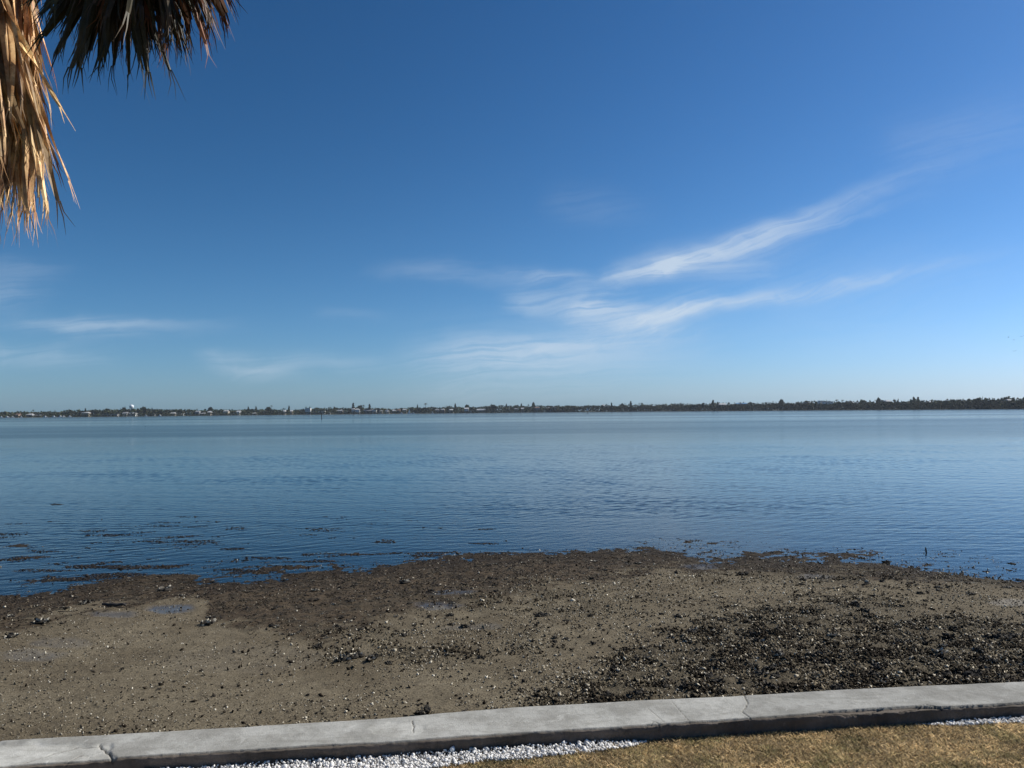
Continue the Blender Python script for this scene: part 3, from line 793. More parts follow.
LABS = [
 (70, lambda: (random.uniform(215, 640), None, 'w'), (4, 8), 'small oyster clump stuck in the brown weed bank below the waterline', 'oyster clumps on the weed bank', .4),
 (60, lambda: (random.uniform(300, 760), random.uniform(600, 665), ''), (4, 9), 'small dark oyster clump scattered on the middle gravel', 'oyster clumps on the middle gravel', .25),
 (75, lambda: (random.uniform(600, 1020), None, 'r'), (8, 17), 'jagged dark oyster clump in the thick rubble before the seawall', 'oyster clumps in the right rubble', .15),
 (36, lambda: (random.uniform(800, 1020), random.uniform(571, 598), ''), (4, 10), 'small dark oyster clump on the flat behind the rubble, at the right', 'oyster clumps behind the rubble', .12),
 (24, lambda: (random.uniform(10, 330), random.uniform(630, 725), ''), (3, 6), 'small dark shell lump lying on smooth sand at the left', 'shell lumps on the smooth left sand', .1),
 (14, lambda: (random.uniform(700, 1015), None, 's'), (3, 6), 'small black clump along the right waterline', 'small clumps at the right waterline', 0.),
 (26, lambda: (random.uniform(5, 215), None, 'w'), (4, 8), 'small shell lump in the dark weed at the left waterline', 'shell lumps in the left weed', .5),
]
for (cnt, fn, (a, b), lab, grp, pp) in LABS:
    for _ in range(cnt):
        x_, y_, m_ = fn()
        if m_ == 'w':
            s0 = np.interp(x_, shore_px[:, 0], shore_px[:, 1]) + 4; s1 = np.interp(x_, weed_px[:, 0], weed_px[:, 1]) + 6
            y_ = random.uniform(s0, max(s1, s0 + 6))
        elif m_ == 'r': y_ = random.uniform(np.interp(x_, rub_px[:, 0], rub_px[:, 1]) + 3, np.interp(x_, fe[:, 0], fe[:, 1]) - 3)
        elif m_ == 's': y_ = np.interp(x_, shore_px[:, 0], shore_px[:, 1]) + random.uniform(-5, 2)
        place_clump(x_, y_, random.uniform(a, b) * random.uniform(.7, 1.1), lab, grp, random.random() < pp)

# flat stick by the puddle, stake in the shallows
x0, y0, z0 = ground_at(102, 606.5); x1, y1, z1 = ground_at(126, 606.5)
mb = MB(); N_ = 9
pts = [(x0 + (x1-x0)*i/(N_-1), y0 + (y1-y0)*i/(N_-1) + .015*math.sin(i*1.3), max(z0, z1) + .028 + .006*math.sin(i*2.1)) for i in range(N_)]
mb.tube(pts, [.012 + .012*math.sin(math.pi*(i+1)/(N_+1)) for i in range(N_)], 7)
mb.tube([pts[3], (pts[3][0]-.05, pts[3][1]+.08, pts[3][2]+.04)], [.012, .004], 5)
tag(mb.build('driftwood', M_wood, smooth=True), 'thin dark stick lying flat on wet sand near the left weed edge', 'driftwood')
x0, y0, z0 = ground_at(926, 553)
mb = MB(); mb.tube([(x0, y0, -.3), (x0+.004, y0, .02), (x0-.004, y0+.004, .085)], [.016, .015, .011], 8)
tag(mb.build('wooden_stake', M_wood), 'short dark stake standing upright in the shallows at the right', 'stake')

# ------------------------------------------------------------------ far shore
DPX = np.array([-2600, -900, 0, 256, 512, 640, 768, 900, 1024, 1300, 2000, 4000], float)
DD = np.array([1150, 1250, 1300, 1430, 1430, 1300, 1120, 900, 740, 600, 450, 380], float)
def Dp(px): return np.interp(px, DPX, DD)
def fx(px, Y): return (np.asarray(px, float) - 512) / F * Y
gp = np.linspace(-1700, 2700, 500)
Yd = Dp(gp) + fbm(gp, gp * 0, 40., 4, 3.) * 26
Xd = fx(gp, Yd)
rows = []
for k, (dy_, z_) in enumerate(((-14, -1.6), (0, -.2), (3, .35), (40, .8), (3000, 1.0))):
    rows.append(np.stack([Xd * (1 + dy_ / Yd * (1 if k < 4 else 0)), np.minimum(Yd + dy_, 2940), np.full_like(gp, z_)], -1))
rows[-1][:, 0] = np.clip(Xd * 2, -2940, 2940)
G = np.stack(rows, 1); idx = np.arange(G.shape[0] * G.shape[1]).reshape(G.shape[:2])
Pq = np.stack([idx[:-1, :-1], idx[1:, :-1], idx[1:, 1:], idx[:-1, 1:]], -1).reshape(-1, 4)
tag(link('far_shore', mesh_np('far_shore', G.reshape(-1, 3), Pq), M_land), kind='structure')

def leaf_quads(pos, size, colr):
    n = len(pos); q = np.array([(-1, -.7, 0), (1, -.8, 0), (.8, .9, 0.), (-.9, .7, 0)], float)
    v = q[None] * (1 + rng.normal(0, .25, (n, 4, 1))) * size[:, None, None]
    v = np.einsum('nij,nkj->nki', rotm(n), v) + pos[:, None, :]
    return v.reshape(-1, 3), np.arange(n * 4).reshape(n, 4), np.repeat(colr, 4, 0)
# treetop height in pixels above the shore, read along the shoreline
HPX = np.array([(-1700, 6), (0, 5.2), (40, 5), (60, 6), (90, 6.4), (128, 7), (150, 6), (200, 5.3), (256, 5.4), (300, 5.6), (340, 6.), (384, 5.6), (440, 6), (512, 6), (560, 6), (620, 6.2), (680, 6.2), (740, 6.6), (800, 7.2), (860, 7.6), (900, 7.5), (960, 8.8), (1024, 9.6), (1400, 11), (2700, 14)], float)
def wood(name, p0, p1, n, off0, off1, hscale, size, cols, label, cat, low=0.):
    px = rng.uniform(p0, p1, n); D = Dp(px)
    off = off0 + (off1 - off0) * rng.random(n) ** 1.3
    Y = D + off; x = fx(px, Y)
    ht = np.interp(px, HPX[:, 0], HPX[:, 1]) * D / F * hscale
    cl = np.interp(np.asarray(px), gp, fbm(gp * 1., gp * 0, 1., 1, 5.))
    crown = 1 + .9 * fbm(x, Y * .5, 18., 3, 7.) + .35 * fbm(x, Y, 5., 2, 13.)
    ht = ht * crown * .93
    zz = low + (ht - low) * rng.random(n) ** .75
    sz = size * rng.uniform(.6, 1.3, n)
    base = np.array(cols)[rng.integers(0, len(cols), n)] * (1 + 1.2 * fbm(x, Y, 22., 2, 33.))[:, None] * rng.uniform(.7, 1.3, (n, 1))
    v, f, c = leaf_quads(np.stack([x, Y, zz + .4], -1), sz, base)
    tag(link(name, mesh_np(name, v, f, col=c), M_leaf), label, cat, kind='stuff')
GR = [(.050, .062, .026), (.040, .055, .022), (.070, .075, .036), (.055, .052, .034)]
wood('far_woods', -1400, 575, 75000, 14, 75, 1.0, 1.15, GR, 'distant green tree belt behind the houses on the far shore, left half', 'woods')
wood('shore_shrubs', -1400, 560, 20000, 5, 9.5, .44, .75, GR, 'low shrubs between the far houses along the water, left half', 'shrubs')
wood('mangrove_belt', 545, 2600, 110000, 1, 34, .92, .85, [(.042, .050, .022), (.034, .042, .018), (.052, .052, .028)], 'dense dark mangrove belt along the far shore, right half', 'mangroves')
wood('back_woods', 600, 2400, 30000, 120, 260, 1.22, 1.2, GR, 'paler treetops rising behind the mangrove belt on the right', 'woods', 3.)

# individual trees
def crown_mesh(kind, i):
    r = np.random.default_rng(500 + i)
    if kind == 'round':
        n = 420; p = r.normal(size=(n, 3)); p /= np.linalg.norm(p, axis=1)[:, None]; p *= r.uniform(.45, 1., (n, 1)) ** .6
        p *= (1 + .35 * np.sin(p[:, :1] * 5 + i) * np.cos(p[:, 1:2] * 4 + p[:, 2:] * 3))
        p = p * np.array([.34, .34, .32]) + np.array([0, 0, .64]); sz = r.uniform(.045, .085, n)
    elif kind == 'pine':
        n = 320; t = r.random(n) ** .8; a = r.uniform(0, 6.283, n); lay = .55 + .45 * np.abs(np.sin(t * 17 + i))
        rad = .20 * (1 - t) ** .7 * lay * r.random(n) ** .5 + .01
        p = np.stack([np.cos(a) * rad, np.sin(a) * rad, .22 + .78 * t], -1); sz = r.uniform(.03, .06, n)
    elif kind == 'column':
        n = 260; t = r.random(n); a = r.uniform(0, 6.283, n); rad = .10 * np.sin(np.pi * (.12 + .85 * t)) ** .6 * r.random(n) ** .4
        p = np.stack([np.cos(a) * rad, np.sin(a) * rad, .05 + .95 * t], -1); sz = r.uniform(.03, .05, n)
    else:  # palm
        mb = MB()
        for k in range(15):
            a = k * 2.4 + r.random(); el = r.uniform(-.4, 1.1)
            P = [Vector((0, 0, .86))]; dv = Vector((math.cos(a) * math.cos(el), math.sin(a) * math.cos(el), math.sin(el)))
            for j in range(4):
                P.append(P[-1] + dv * .055); dv = (dv + Vector((0, 0, -.42))).normalized()
            sd = Vector((-math.sin(a), math.cos(a), 0)) * .028
            vv = []
            for j, q in enumerate(P):
                wj = (.4, 1, 1, .8, .2)[j]; vv += [q - sd * wj + Vector((0, 0, -.012 * wj)), q, q + sd * wj + Vector((0, 0, -.012 * wj))]
            ff = [(3*j, 3*j+1, 3*j+4, 3*j+3) for j in range(4)] + [(3*j+1, 3*j+2, 3*j+5, 3*j+4) for j in range(4)]
            mb.add(vv, ff, (.055, .065, .03))
        o = mb.build('crown', M_leaf, col=True); me = o.data; bpy.data.objects.remove(o); return me
    c = np.array([.045, .055, .024]) * r.uniform(.6, 1.4, (n, 1))
    v, f, cc = leaf_quads(p, sz, c)
    me = mesh_np('crown', v, f, col=cc); me.materials.append(M_leaf); return me
CR = {k: [crown_mesh(k, i) for i in range(3)] for k in ('round', 'pine', 'column', 'palm')}
def trunk_mesh(kind):
    mb = MB()
    if kind == 'palm': mb.tube([(0, 0, 0), (.01, 0, .4), (0, .01, .87)], [.022, .016, .013], 7)
    else:
        mb.tube([(0, 0, 0), (.005, 0, .35), (0, 0, .75)], [.03, .022, .008], 7)
        if kind == 'round':
            for a in (0, 2.1, 4.2): mb.tube([(0, 0, .3), (math.cos(a) * .14, math.sin(a) * .14, .55)], [.016, .005], 5)
    o = mb.build('trunk', M_trunkf); me = o.data; bpy.data.objects.remove(o); return me
TRK = {k: trunk_mesh(k) for k in CR}
NAMES = {'round': 'broadleaf_tree', 'pine': 'pine_tree', 'column': 'cypress_tree', 'palm': 'palm_tree'}
def shore_y(px): return project(fx(px, Dp(px)), Dp(px), np.array(.3))[1]
def far_tree(kind, px, top, wd=1., label=None, group=None, off=40):
    Y = float(Dp(px)) + off; x = float(fx(px, Y))
    zt = float(at_y(px, top, Y)[2]); H_ = max(zt - .6, 4.)
    o = empty(NAMES[kind], (x, Y, .7), label=label, cat=NAMES[kind].replace('_', ' '), group=group)
    # the horizontal offset from the camera roll
    o.location.x = float(at_y(px, top, Y)[0])
    o.scale = (H_ * wd, H_ * wd, H_); o.rotation_euler = (0, 0, random.uniform(0, 6.28))
    c = link('crown', random.choice(CR[kind]), None, o); t = link('trunk', TRK[kind], None, o)
    return o
SP = [
 ('column', 353.3, 403.2, 1.2, 'tall narrow dark cypress left of the pair above the white houses', 16),
 ('column', 369.6, 404.3, 1.2, 'tall narrow dark cypress right of the pair above the white houses', 16),
 ('palm', 363.5, 404.4, 1., 'thin palm rising between the two dark cypresses', 20),
 ('palm', 425.7, 402.6, 1.1, 'tallest palm on the left shore, right of the sailboat', 25),
 ('round', 360, 405.5, .8, 'rounded tree crown between the two dark cypresses', 40),
 ('round', 143.6, 406.6, .7, 'big rounded dark tree just right of the water tower', 30),
 ('round', 124, 407.2, .6, 'rounded dark tree just left of the water tower', 30),
 ('round', 107, 408.4, .75, 'broad tree crown standing well left of the water tower', 40),
 ('round', 210.5, 407., .7, 'pale wide topped tree midway from water tower to white block', 60),
 ('pine', 248.3, 406.8, .9, 'pointed dark pine left of the big white block', 30),
 ('pine', 256, 406.6, .9, 'pointed pine next right of the lone dark pine', 30),
 ('round', 268.5, 406.8, .9, 'broad dark tree left of the big white block, with a mast like palm', 30),
 ('palm', 271.6, 404.8, .8, 'thin palm standing over the broad dark tree left of the white block', 34),
 ('pine', 289, 406, .8, 'short dark pine between the broad tree and the white block', 30),
 ('palm', 306, 406.4, .8, 'palm rising behind the left end of the big white block', 30),
 ('palm', 309.8, 406.2, .8, 'palm rising behind the right end of the big white block', 30),
 ('pine', 417.5, 405, .8, 'pointed pine just left of the tallest left shore palm', 30),
 ('pine', 455.3, 404, .9, 'pine with a pointed top between the cream and white houses', 30),
 ('round', 467, 404.8, .8, 'rounded tree right behind the white house beside the pointed pine', 40),
 ('round', 493, 404.6, 1., 'broad dark crown rising right of the pale gabled house', 30),
 ('pine', 506.5, 404.2, .8, 'slim pine at the centre of the far shore', 30),
 ('palm', 515.6, 404.5, .8, 'palm standing just right of the centre slim pine', 30),
 ('pine', 521.4, 403.8, .8, 'short pine right of the palm at the centre', 34),
 ('round', 533.4, 402.4, .45, 'high round treetop left of the big white waterfront house', 30),
 ('palm', 528.5, 403.8, .8, 'palm left of the high round treetop near the big white house', 30),
 ('column', 611.5, 402.8, 1., 'small dark cypress above the mangroves near the centre', 10),
 ('pine', 630.7, 401.6, .9, 'tall thin pine above the mangroves, right of the small cypress', 40),
 ('round', 622, 403.4, .8, 'broad pale treetop behind the mangroves beside the tall thin pine', 60),
 ('pine', 713, 400.4, 1.2, 'tall leaning pine above the mangroves left of the white house', 40),
 ('column', 717.6, 402, 1., 'thin cypress between the leaning pine and the white house', 40),
 ('round', 781.4, 399.4, .55, 'round dark treetop right of the blue roofs', 40),
 ('round', 750.5, 402.2, .6, 'dark treetop at the right end of the blue roofs', 40),
 ('round', 806.5, 400.6, .8, 'wide treetop left of the long white roof', 60),
 ('palm', 836.7, 398.9, 1., 'palm at the right end of the long white roof', 60),
 ('palm', 842.6, 399.2, 1., 'second palm right of the long white roof', 60),
 ('round', 862.5, 400., .9, 'broad grey green treetop right of the second palm', 80),
 ('round', 878.6, 397.6, .5, 'tall dark round treetop, highest on the right shore', 60),
 ('pine', 913.7, 397.4, 1., 'left one of two close dark pines on the right shore', 50),
 ('pine', 918, 397.6, 1., 'right one of two close dark pines on the right shore', 50),
 ('round', 978, 397.8, .8, 'broad treetop at the right end of the mangrove belt', 40),
 ('palm', 17.4, 410.4, .8, 'palm above the roofs near the left end of the far shore', 30),
 ('palm', 33.3, 409.2, .9, 'bushy palm above the roofs, second from the left end', 30),
 ('pine', 69.5, 409.6, .8, 'dark pine above the moored boats at the left', 30),
 ('pine', 85.5, 408.6, .8, 'pine behind the pale house left of the water tower', 30),
 ('pine', 152, 408., .7, 'small pine right of the big rounded tree near the water tower', 30),
 ('palm', 197, 408.2, .8, 'palm midway along the left shore by a pale house', 30),
]
for (k, px, top, wd, lab, off) in SP: far_tree(k, px, top, wd, lab, None, off)
for _ in range(50):
    px = random.uniform(3, 1020)
    base = float(np.interp(px, HPX[:, 0], HPX[:, 1])); sy = float(shore_y(px))
    far_tree(random.choice(('round', 'round', 'pine', 'palm')), px, sy - base * random.uniform(.9, 1.06), random.uniform(.6, .9),
             'treetop barely rising above the left treeline' if px < 560 else 'treetop barely rising above the right mangrove line', 'treetops along the far ' + ('left' if px < 560 else 'right') + ' shore', 45 if px < 560 else 38)

# houses
def house(px, top, wpx, hpx, wall, roof, kind, label, off=11, name='house', d=9., base=None):
    Y = float(Dp(px)) + off; P = at_y(px, top, Y); s = Y / F
    W = wpx * s; zt = P[2]; z0 = .5
    Ht = max(zt - z0, 2.5)
    o = empty(name, (P[0], Y, z0), label=label, cat='building' if name != 'house' else 'house')
    rh = {'hip': .30, 'gable': .38, 'flat': .06, 'tent': .75}[kind] * min(Ht, 6.)
    wh = Ht - rh; e = .5
    m = MB(); m.box(-W/2, W/2, 0, d, 0, wh); m.build('wall', wall, o)
    m = MB()
    if kind == 'flat': m.box(-W/2 - .3, W/2 + .3, -.3, d + .3, wh + .003, Ht)
    else:
        i_ = {'hip': min(W * .28, d * .5), 'gable': 0., 'tent': W * .46}[kind]
        x0, x1 = -W/2 - e, W/2 + e
        v_ = [(x0, -e, wh + .003), (x1, -e, wh + .003), (x1, d + e, wh + .003), (x0, d + e, wh + .003), (x0 + i_, d/2, Ht), (x1 - i_, d/2, Ht)]
        m.add(v_, [(0, 3, 2, 1), (0, 1, 5, 4), (1, 2, 5), (2, 3, 4, 5), (3, 0, 4)])
    m.build('roof', roof, o)
    st = max(1, int(wh / 2.9)); nw = max(2, int(W / 3.2))
    for f_ in range(st):
        for k in range(min(nw, 6)):
            m = MB(); cx = -W/2 + W * (k + .5) / min(nw, 6); zc_ = (f_ + .5) * wh / st
            m.box(cx - .6, cx + .6, -.06, .05, zc_ - .65, zc_ + .6); m.build('window', M_glass, o)
    return o
HS = [
 (17, 413.3, 3, 3, M_tan, M_rbrown, 'gable', 'small pinkish house above the shore boats at the left end'),
 (29, 413.6, 6, 3, M_greyw, M_rwhite, 'hip', 'low grey house with pale roof, second from the left end'),
 (38, 414.6, 5, 2, M_greyw, M_rgrey, 'hip', 'dull grey low house third from the left end'),
 (85, 411.8, 7, 3, M_cream, M_rwhite, 'hip', 'pale house with a light roof well left of the water tower'),
 (108, 414., 18, 2, M_white, M_rgrey, 'flat', 'very long low white building left of the water tower'),
 (124.5, 412., 4, 4, M_white, M_rgrey, 'gable', 'white gabled house just left of the water tower'),
 (131.8, 412.3, 7, 3, M_white, M_rwhite, 'hip', 'white house directly below the water tower'),
 (151, 414., 7, 2, M_greyw, M_rgrey, 'flat', 'low grey boathouse right of the water tower'),
 (172.5, 412.3, 5, 3, M_cream, M_rwhite, 'hip', 'cream house with a pale roof right of the low boathouse'),
 (182, 413.4, 2.5, 2, M_white, M_rwhite, 'gable', 'tiny bright white house right of the cream one'),
 (197, 410.8, 4, 4, M_greyw, M_rgrey, 'hip', 'grey house midway between water tower and white block'),
 (202.5, 412.6, 4, 3, M_white, M_rgrey, 'gable', 'small white house right next to the midway grey house'),
 (209, 411., 3, 3, M_cream, M_rwhite, 'gable', 'narrow cream house right of the small white one midway'),
 (225.5, 410.2, 5, 3, M_cream, M_rwhite, 'hip', 'bright cream house amid trees left of the white block'),
 (238, 410.6, 3, 3, M_white, M_rwhite, 'gable', 'small white house amid dark trees left of the white block'),
 (233, 413., 4, 2, M_white, M_rgrey, 'flat', 'low white boathouse at the water left of the white block'),
 (254, 412.6, 4, 2, M_white, M_rwhite, 'hip', 'small white waterfront house below the pointed pines'),
 (284, 410., 1.6, 2, M_white, M_rwhite, 'gable', 'tiny white gable left of the big white block, the left one'),
 (291, 410., 1.8, 2, M_cream, M_rwhite, 'gable', 'tiny pale gable left of the big white block, the right one'),
 (307.7, 408., 5.2, 5, M_white, M_rwhite, 'flat', 'tall bright white block, the brightest building on the far shore'),
 (315.5, 412., 8, 2, M_greyw, M_rwhite, 'flat', 'low pale wing right of the tall white block'),
 (322.8, 410.8, 3.4, 3, M_white, M_rwhite, 'flat', 'bright white cube shaped house behind the channel post'),
 (329, 412.2, 2, 2, M_white, M_rwhite, 'gable', 'tiny white house right of the white cube'),
 (339.5, 409.6, 6, 4, M_cream, M_rwhite, 'hip', 'cream house with a pale hipped roof left of the cypress pair'),
 (352.8, 408., 2.4, 4, M_white, M_rwhite, 'gable', 'narrow white gable under the left cypress'),
 (357, 408.6, 4.6, 4, M_white, M_rwhite, 'hip', 'bright white house between the two cypresses'),
 (368, 409.4, 9, 4, M_greyw, M_rgrey, 'gable', 'long grey roofed hall under the right cypress'),
 (374.3, 409.9, 3.6, 3, M_white, M_rwhite, 'flat', 'white boxy house at the right end of the long grey hall'),
 (380, 410.2, 4, 3, M_white, M_rwhite, 'hip', 'white house left of the tent shaped roof'),
 (386.6, 409.4, 4.6, 3, M_white, M_rwhite, 'tent', 'white building with a steep tent shaped roof'),
 (394, 409.6, 3, 3, M_greyw, M_rwhite, 'gable', 'grey gable just right of the tent shaped roof'),
 (398.6, 409., 2.5, 3, M_tan, M_rbrown, 'gable', 'small tan house between tent roof and sailboat'),
 (404.5, 408.8, 4, 3, M_cream, M_rwhite, 'hip', 'cream roofed house just left of the sailboat'),
 (437, 409., 4, 3, M_greyw, M_rgrey, 'hip', 'grey house right of the tallest left shore palm'),
 (442.6, 408.6, 3.8, 4, M_tan, M_rwhite, 'hip', 'tan house with pale roof right of the tallest left shore palm'),
 (451, 409., 4.2, 2.5, M_cream, M_rwhite, 'hip', 'cream house below the pointed pine'),
 (466.4, 407.6, 4., 3, M_white, M_rwhite, 'gable', 'white gabled house right of the pointed pine'),
 (470.6, 410.8, 3.2, 1.6, M_white, M_rwhite, 'flat', 'low white boathouse right of the white gabled house'),
 (481, 408.8, 8, 3.4, M_greyw, M_rwhite, 'gable', 'wide pale gabled house left of the centre'),
 (516, 408., 3, 3, M_greyw, M_rgrey, 'hip', 'grey house just right of the centre'),
 (522.6, 407.6, 2.6, 4, M_greyw, M_rwhite, 'gable', 'narrow grey house second right of the centre'),
 (537.3, 406.8, 5.6, 4, M_greyw, M_rbrown, 'hip', 'brownish grey house under the high round treetop'),
 (547.8, 406.9, 2.6, 4, M_white, M_rwhite, 'gable', 'white wing at the left of the big white waterfront house'),
 (553.5, 406.8, 7, 4.6, M_white, M_rgrey, 'hip', 'big white waterfront house where the mangroves begin'),
]
for (px, top, wpx, hpx, wl_, rf_, kd, lab) in HS: house(px, top, wpx, hpx, wl_, rf_, kd, lab)
HB = [
 (603.5, 404.6, 2., M_white, M_rwhite, 'gable', 'tiny white roof peeping over the mangroves near the centre', 42),
 (723, 403.2, 6.5, M_white, M_rwhite, 'gable', 'white house peeping over the mangroves left of the blue roofs', 42),
 (732.5, 405, 3.6, M_cream, M_rwhite, 'hip', 'pale house between the white house and the blue roofs', 42),
 (738.5, 402.9, 4., M_greyw, M_rblue, 'hip', 'blue roofed building over the mangroves, the left one', 46),
 (745, 402.7, 5., M_greyw, M_rblue, 'hip', 'blue roofed building over the mangroves, the right one', 46),
 (796.5, 404.6, 3, M_cream, M_rwhite, 'gable', 'cream gable over the mangroves left of the white roofs', 42),
 (809, 401.8, 8, M_greyw, M_rgrey, 'hip', 'grey roof over the mangroves left of the long white roof', 60),
 (822, 400.6, 4, M_white, M_rwhite, 'flat', 'short white block at the left end of the long white roof', 60),
 (829, 401.4, 8.5, M_white, M_rwhite, 'flat', 'long white building showing above the mangroves', 60),
 (852, 401.4, 4.5, M_cream, M_rwhite, 'hip', 'pale cream house right of the two palms', 55),
 (889, 400., 5.5, M_greyw, M_rwhite, 'hip', 'pale roof right of the highest treetop on the right', 70),
 (932, 401., 3.5, M_greyw, M_rwhite, 'hip', 'pale roof right of the two close pines', 60),
 (1011, 399., 5., M_greyw, M_rgrey, 'hip', 'grey roof over the mangroves near the right edge', 60),
]
for (px, top, wpx, wl_, rf_, kd, lab, off) in HB: house(px, top, wpx, 4, wl_, rf_, kd, lab, off)

# water tower
Y = float(Dp(131)) + 240; P = at_y(131.6, 404.6, Y); s = Y / F; r_ = 2.15 * s
wt = empty('water_tower', (P[0], Y, .8), label='white ball shaped water tower rising above the left treeline', cat='water tower')
Ht = P[2] - .8
prof = [(.12, -1.25), (.35, -1.0), (.75, -.72), (1., -.3), (1., .2), (.8, .62), (.45, .9), (.05, 1.)]
mb = MB(); nseg = 20
zc_ = Ht - r_ * .95
for k in range(len(prof)):
    for j in range(nseg):
        a = 6.28318 * j / nseg; mb.v.append((prof[k][0]*r_*math.cos(a), prof[k][0]*r_*math.sin(a), zc_ + prof[k][1]*r_*.95)); mb.c.append((1,1,1))
for k in range(len(prof)-1):
    for j in range(nseg): mb.f.append((k*nseg+j, k*nseg+(j+1) % nseg, (k+1)*nseg+(j+1) % nseg, (k+1)*nseg+j))
mb.f.append(tuple((len(prof)-1)*nseg + j for j in range(nseg)))
mb.build('tank', M_tower, wt, smooth=True)
mb = MB(); mb.tube([(0, 0, 0), (0, 0, 4), (0, 0, zc_ - r_ * 1.15)], [r_ * .5, r_ * .28, r_ * .22], 16); mb.build('pedestal', M_tower, wt, smooth=True)

# boats moored along the far shore
def boat(px, py_w, L, label, sail=False, off=-12, name='motorboat'):
    Y = float(Dp(px)) + off; x = float(at_y(px, 412, Y)[0])
    o = empty(name, (x, Y, 0), label=label, cat='sailboat' if sail else 'boat')
    m = MB(); W = L * .3
    st = [(-.5, .8, .9), (-.2, 1., .85), (.15, 1., .95), (.38, .6, 1.15), (.5, .03, 1.3)]
    vv = []
    for (t, w2, hh) in st:
        vv += [(t*L, -W/2*w2*.55, -.25), (t*L, W/2*w2*.55, -.25), (t*L, W/2*w2, hh), (t*L, -W/2*w2, hh)]
    ff = [(0, 3, 2, 1), (16, 17, 18, 19)]
    for i in range(4):
        for k in range(4): ff.append((i*4+k, i*4+(k+1) % 4, (i+1)*4+(k+1) % 4, (i+1)*4+k))
    m.add(vv, ff); m.build('hull', M_hull, o)
    m = MB(); ch = 1.3 if sail else 2.1
    m.add([(-.25*L, -W*.3, .8), (.15*L, -W*.3, .8), (.15*L, W*.3, .8), (-.25*L, W*.3, .8), (-.22*L, -W*.26, .8+ch), (.05*L, -W*.26, .8+ch), (.05*L, W*.26, .8+ch), (-.22*L, W*.26, .8+ch)],
          [(0,3,2,1),(4,5,6,7),(0,1,5,4),(1,2,6,5),(2,3,7,6),(3,0,4,7)]); m.build('cabin', M_white, o)
    m = MB(); m.box(-.2*L, .08*L, -W*.27 - .02, -W*.27 + .06, 1.5, 2.0); m.build('window', M_glass, o)
    if sail:
        m = MB(); m.tube([(.05*L, 0, .8), (.05*L, 0, 9.)], .12, 6); m.build('mast', M_sign, o)
        m = MB(); m.add([(.04*L, -.05, 1.6), (-.42*L, -.05, 1.6), (.04*L, -.05, 8.8), (.04*L, .05, 1.6), (-.42*L, .05, 1.6), (.04*L, .05, 8.8)],
                        [(0,1,2),(3,5,4),(0,2,5,3),(1,4,5,2),(0,3,4,1)]); m.build('sail', M_hull, o)
    return o
for (px, L, lab) in ((1.5, 6, 'white motorboat moored at the left end of the far shore'), (7.6, 8, 'long white motorboat second from the left end'),
                     (12.8, 6, 'white motorboat third from the left end'), (21.5, 3.5, 'tiny white boat fourth from the left end'), (45.5, 7, 'white motorboat left of the moored row'),
                     (54, 8, 'white motorboat at the left of the moored row'), (60.5, 9, 'longest white motorboat in the moored row'), (63.8, 6, 'white motorboat at the right of the moored row'),
                     (69.8, 6.5, 'low white motorboat right of the moored row'), (146, 5, 'white boat right of the water tower'),
                     (401.5, 5, 'white motorboat left of the sailboat'), (413.5, 5.5, 'white motorboat right of the sailboat'), (432.5, 4, 'white boat below the tallest left shore palm')):
    boat(px, 416, L, lab)
boat(160, 416.5, 5.5, 'small white motorboat lying farthest out from the left shore', off=-160)
boat(409.6, 412, 8, 'white sailboat with a raised sail among the far houses', True, name='sailboat')

# channel markers
def marker(px, py_w, Y, top, label, board=True):
    P = at_y(px, top, Y); o = empty('channel_marker', (P[0], Y, 0), label=label, cat='channel marker')
    m = MB(); m.tube([(0, 0, -1.), (0, 0, P[2])], .16 * Y / 500 + .05, 8); m.build('post', M_wood, o)
    if board:
        k = Y / 768.; m = MB(); m.box(-.75*k, .75*k, -.3*k, -.22*k, P[2] - 1.7*k, P[2] + .1); m.build('board', M_sign, o)
marker(587.4, 412, 700., 408.8, 'channel marker with a white board off the mangroves near the centre')
marker(321.6, 418, 360., 413.6, 'thin dark channel post standing off the white cube house', False)
marker(145.5, 428, 180., 426.2, 'tiny dark post in open water below the water tower', False)

# birds far off in the sky at the right
bird_m = paint('dark_bird', (.05, .05, .05), .8)
def bird(px, py, label):
    Y = 180.; P = at_y(px, py, Y); m = MB()
    s_ = .42
    m.add([(0, -.5*s_, 0), (.1*s_, 0, .05*s_), (0, .6*s_, 0), (-.1*s_, 0, .05*s_), (0, 0, -.1*s_), (1.1*s_, .05, .38*s_), (.6*s_, .25*s_, .3*s_), (-1.1*s_, .05, .38*s_), (-.6*s_, .25*s_, .3*s_)],
          [(0,1,2,3),(0,4,1),(1,4,2),(2,4,3),(3,4,0),(1,5,6),(3,8,7)])
    o = m.build('bird', bird_m); o.location = P; o.rotation_euler = (.2, .15, random.uniform(0, 3)); tag(o, label, 'bird')
bird(1008.5, 337.4, 'tiny dark bird, leftmost of the flock near the right edge')
bird(1013.5, 339.8, 'tiny dark bird, upper middle one near the right edge')
bird(1014.6, 351.3, 'tiny dark bird, lowest of the flock near the right edge')
bird(1022., 336.6, 'tiny dark bird, rightmost of the flock at the photo edge')

